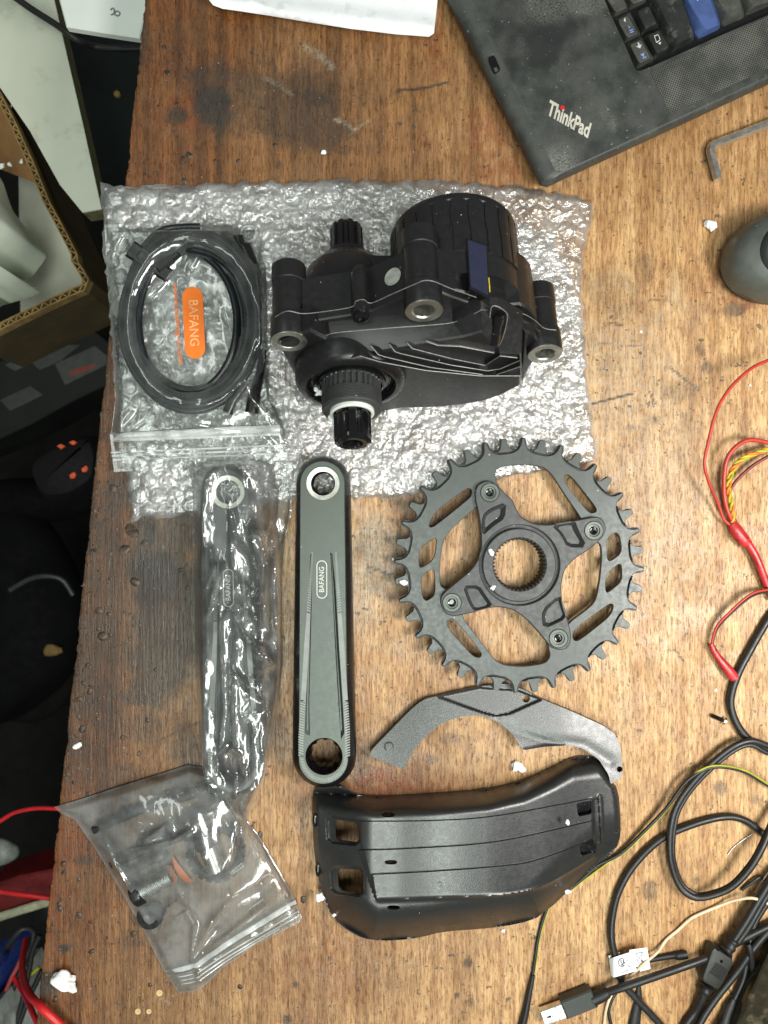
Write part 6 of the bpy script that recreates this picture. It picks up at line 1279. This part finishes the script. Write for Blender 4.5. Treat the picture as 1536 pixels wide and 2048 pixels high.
for pl in ([(114, 892), (122, 888), (130, 893), (122, 898)], [(138, 885), (146, 881), (153, 885), (146, 890)], [(139, 950), (148, 944), (152, 949), (149, 956), (141, 957)], [(163, 938), (172, 931), (176, 936), (172, 943), (165, 944)]):
    prism_px('orange_mark', pl, -332, -329, OR, 0, pt)
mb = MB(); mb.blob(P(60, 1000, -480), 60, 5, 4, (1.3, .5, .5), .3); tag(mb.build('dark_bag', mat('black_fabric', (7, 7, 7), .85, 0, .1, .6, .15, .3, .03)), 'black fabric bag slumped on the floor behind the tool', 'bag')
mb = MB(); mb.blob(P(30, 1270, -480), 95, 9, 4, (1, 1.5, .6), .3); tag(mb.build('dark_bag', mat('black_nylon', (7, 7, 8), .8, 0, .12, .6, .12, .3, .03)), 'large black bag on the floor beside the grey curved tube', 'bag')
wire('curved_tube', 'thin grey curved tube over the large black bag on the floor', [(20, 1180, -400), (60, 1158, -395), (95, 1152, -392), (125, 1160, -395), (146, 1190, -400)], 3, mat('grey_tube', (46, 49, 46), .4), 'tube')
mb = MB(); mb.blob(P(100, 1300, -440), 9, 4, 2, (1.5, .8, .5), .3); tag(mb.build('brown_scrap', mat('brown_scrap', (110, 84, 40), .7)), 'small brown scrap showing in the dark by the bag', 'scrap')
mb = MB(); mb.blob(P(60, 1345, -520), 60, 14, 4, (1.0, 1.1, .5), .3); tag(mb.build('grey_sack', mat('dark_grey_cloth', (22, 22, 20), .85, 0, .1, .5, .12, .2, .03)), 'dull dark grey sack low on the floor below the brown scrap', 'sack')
mb = MB(); mb.blob(P(0, 1702, -260), 16, 4, 3, (1, .8, .6), .3); tag(mb.build('grey_canister', mat('grey_plastic', (120, 124, 118), .5)), 'grey rounded canister top in the shade above the red case', 'canister')
rc = thing('red_case', 'dark red plastic case with a pale rim under the bench edge', 'case', (*P(50, 1790, -300)[:2], -300))
prism_px('case_lid', [(-40, 1780), (40, 1752), (110, 1738), (110, 1802), (40, 1815), (-40, 1838)], -300, -240, mat('dark_red_plastic', (104, 18, 18), .4), 2, rc)
mb = MB(); mb.tube([P(-40, 1846, -236), P(0, 1834, -236), P(50, 1818, -236), P(110, 1800, -236)], 4, 8, flat=.5); mb.build('pale_rim', mat('pale_rim', (170, 168, 140), .5), rc)
mb = MB(); mb.add([P(x, y, -300) for x, y in ((-60, 1830), (130, 1800), (130, 2110), (-60, 2110))], [(0, 1, 2, 3)]); o = mb.build('lower_shelf', mat('dark_shelf', (24, 24, 22), .6)); tag(o, 'dark shelf board carrying the blue packet and papers', 'shelf')
mb = MB(); shell(mb, [(18, 2060), (28, 1960), (70, 1900), (84, 1894), (100, 1940), (100, 2080), (20, 2080)], [], lambda x, y: -262+4*facet(x*.4, y*.4, 20, 170), 8, .5); tag(mb.build('loose_paper', mat('grey_white_paper', (186, 192, 186), .7)), 'off-white paper lying under the tangled black and red cables', 'paper')
bp = thing('blue_packet', 'crumpled blue packet with small white lettering under the cables', 'packet', (*P(25, 1940, -250)[:2], -290))
mb = MB(); shell(mb, [(-40, 1895), (0, 1885), (38, 1864), (62, 1862), (56, 1890), (42, 1925), (26, 1960), (12, 2000), (-40, 2020)], [], lambda x, y: -232+5*facet(x*.4, y*.4, 18, 171), 6, 30); mb.build('packet_film', mat('blue_foil', (28, 62, 150), .4, 0, .5, .05, .3, .15), bp, 60)
mb = MB()
for t_, x, y in (('op', 8, 1942), ('tra', 7, 1951), ('tre', 6, 1962), ('no', 4, 1973)): textfit(mb, t_, (x, y), (1, -.15), (-.15, -1), 15, 8, -226, .01)
up_tris(mb).build('packet_lettering', WHITEP, bp)
gc = 'tangled cables below the front of the bench'
wire('hanging_cable', 'black cable looping round the blue packet', [(-20, 1960, -200), (4, 1920, -200), (20, 1885, -195), (45, 1858, -195), (66, 1862, -200), (64, 1890, -200), (52, 1915, -200), (22, 1990, -200), (14, 2060, -200)], 2.6, RUBBER, group=gc)
wire('hanging_cable', 'black cable running straight down over the off-white paper', [(80, 1870, -190), (66, 1900, -190), (58, 1940, -190), (45, 2000, -190), (30, 2060, -190)], 2.4, RUBBER, group=gc)
wire('hanging_cable', 'black cable slanting closest to the bench leg', [(84, 1940, -150), (70, 1970, -150), (52, 2010, -150), (34, 2060, -150)], 2.2, RUBBER, group=gc)
wire('hanging_cable', 'black cable curling away from the blue packet to the corner', [(10, 1935, -210), (8, 1990, -210), (12, 2030, -210), (24, 2070, -210)], 3.4, RUBBER, group=gc)
wire('red_cable', 'thick bright red cable crossing the front corner of the bench', [(52, 1880, -150), (46, 1910, -120), (45, 1937, -90), (49, 1966, -50), (60, 1990, -15), (82, 2014, 5), (117, 2046, 6), (150, 2075, 6)], 2.6, REDB, group='red cables')
wire('red_cable', 'thinner red cable tucked beneath the thick red one', [(28, 1955, -170), (40, 1975, -160), (50, 1992, -140), (62, 2018, -90), (76, 2050, -70)], 2.2, REDB, group='red cables')
wire('red_cable', 'dull red cable along the blue packet', [(43, 1916, -190), (34, 1935, -190), (24, 1953, -190), (10, 1985, -190), (-4, 2016, -190)], 1.9, mat('dull_red_sheath', (150, 62, 62), .5), group='red cables')
wire('red_cable', 'straight red cable lying over the red case', [(-30, 1776, -225), (0, 1783, -225), (54, 1790, -222), (100, 1797, -222)], 2.3, REDB, group='red cables')
wire('red_cable', 'thin red cable arching towards the hardware bag corner', [(-30, 1656, -120), (0, 1642, -118), (25, 1627, -116), (49, 1620, -112), (80, 1616, -108), (125, 1618, -104)], 1.7, REDB, group='red cables')
wire('yellow_strip', 'short yellow strip showing among the hanging cables', [(57, 1952, -200), (66, 1945, -200), (78, 1934, -200)], 1.6, mat('yellow_strip', (200, 196, 40), .5), 'strip')
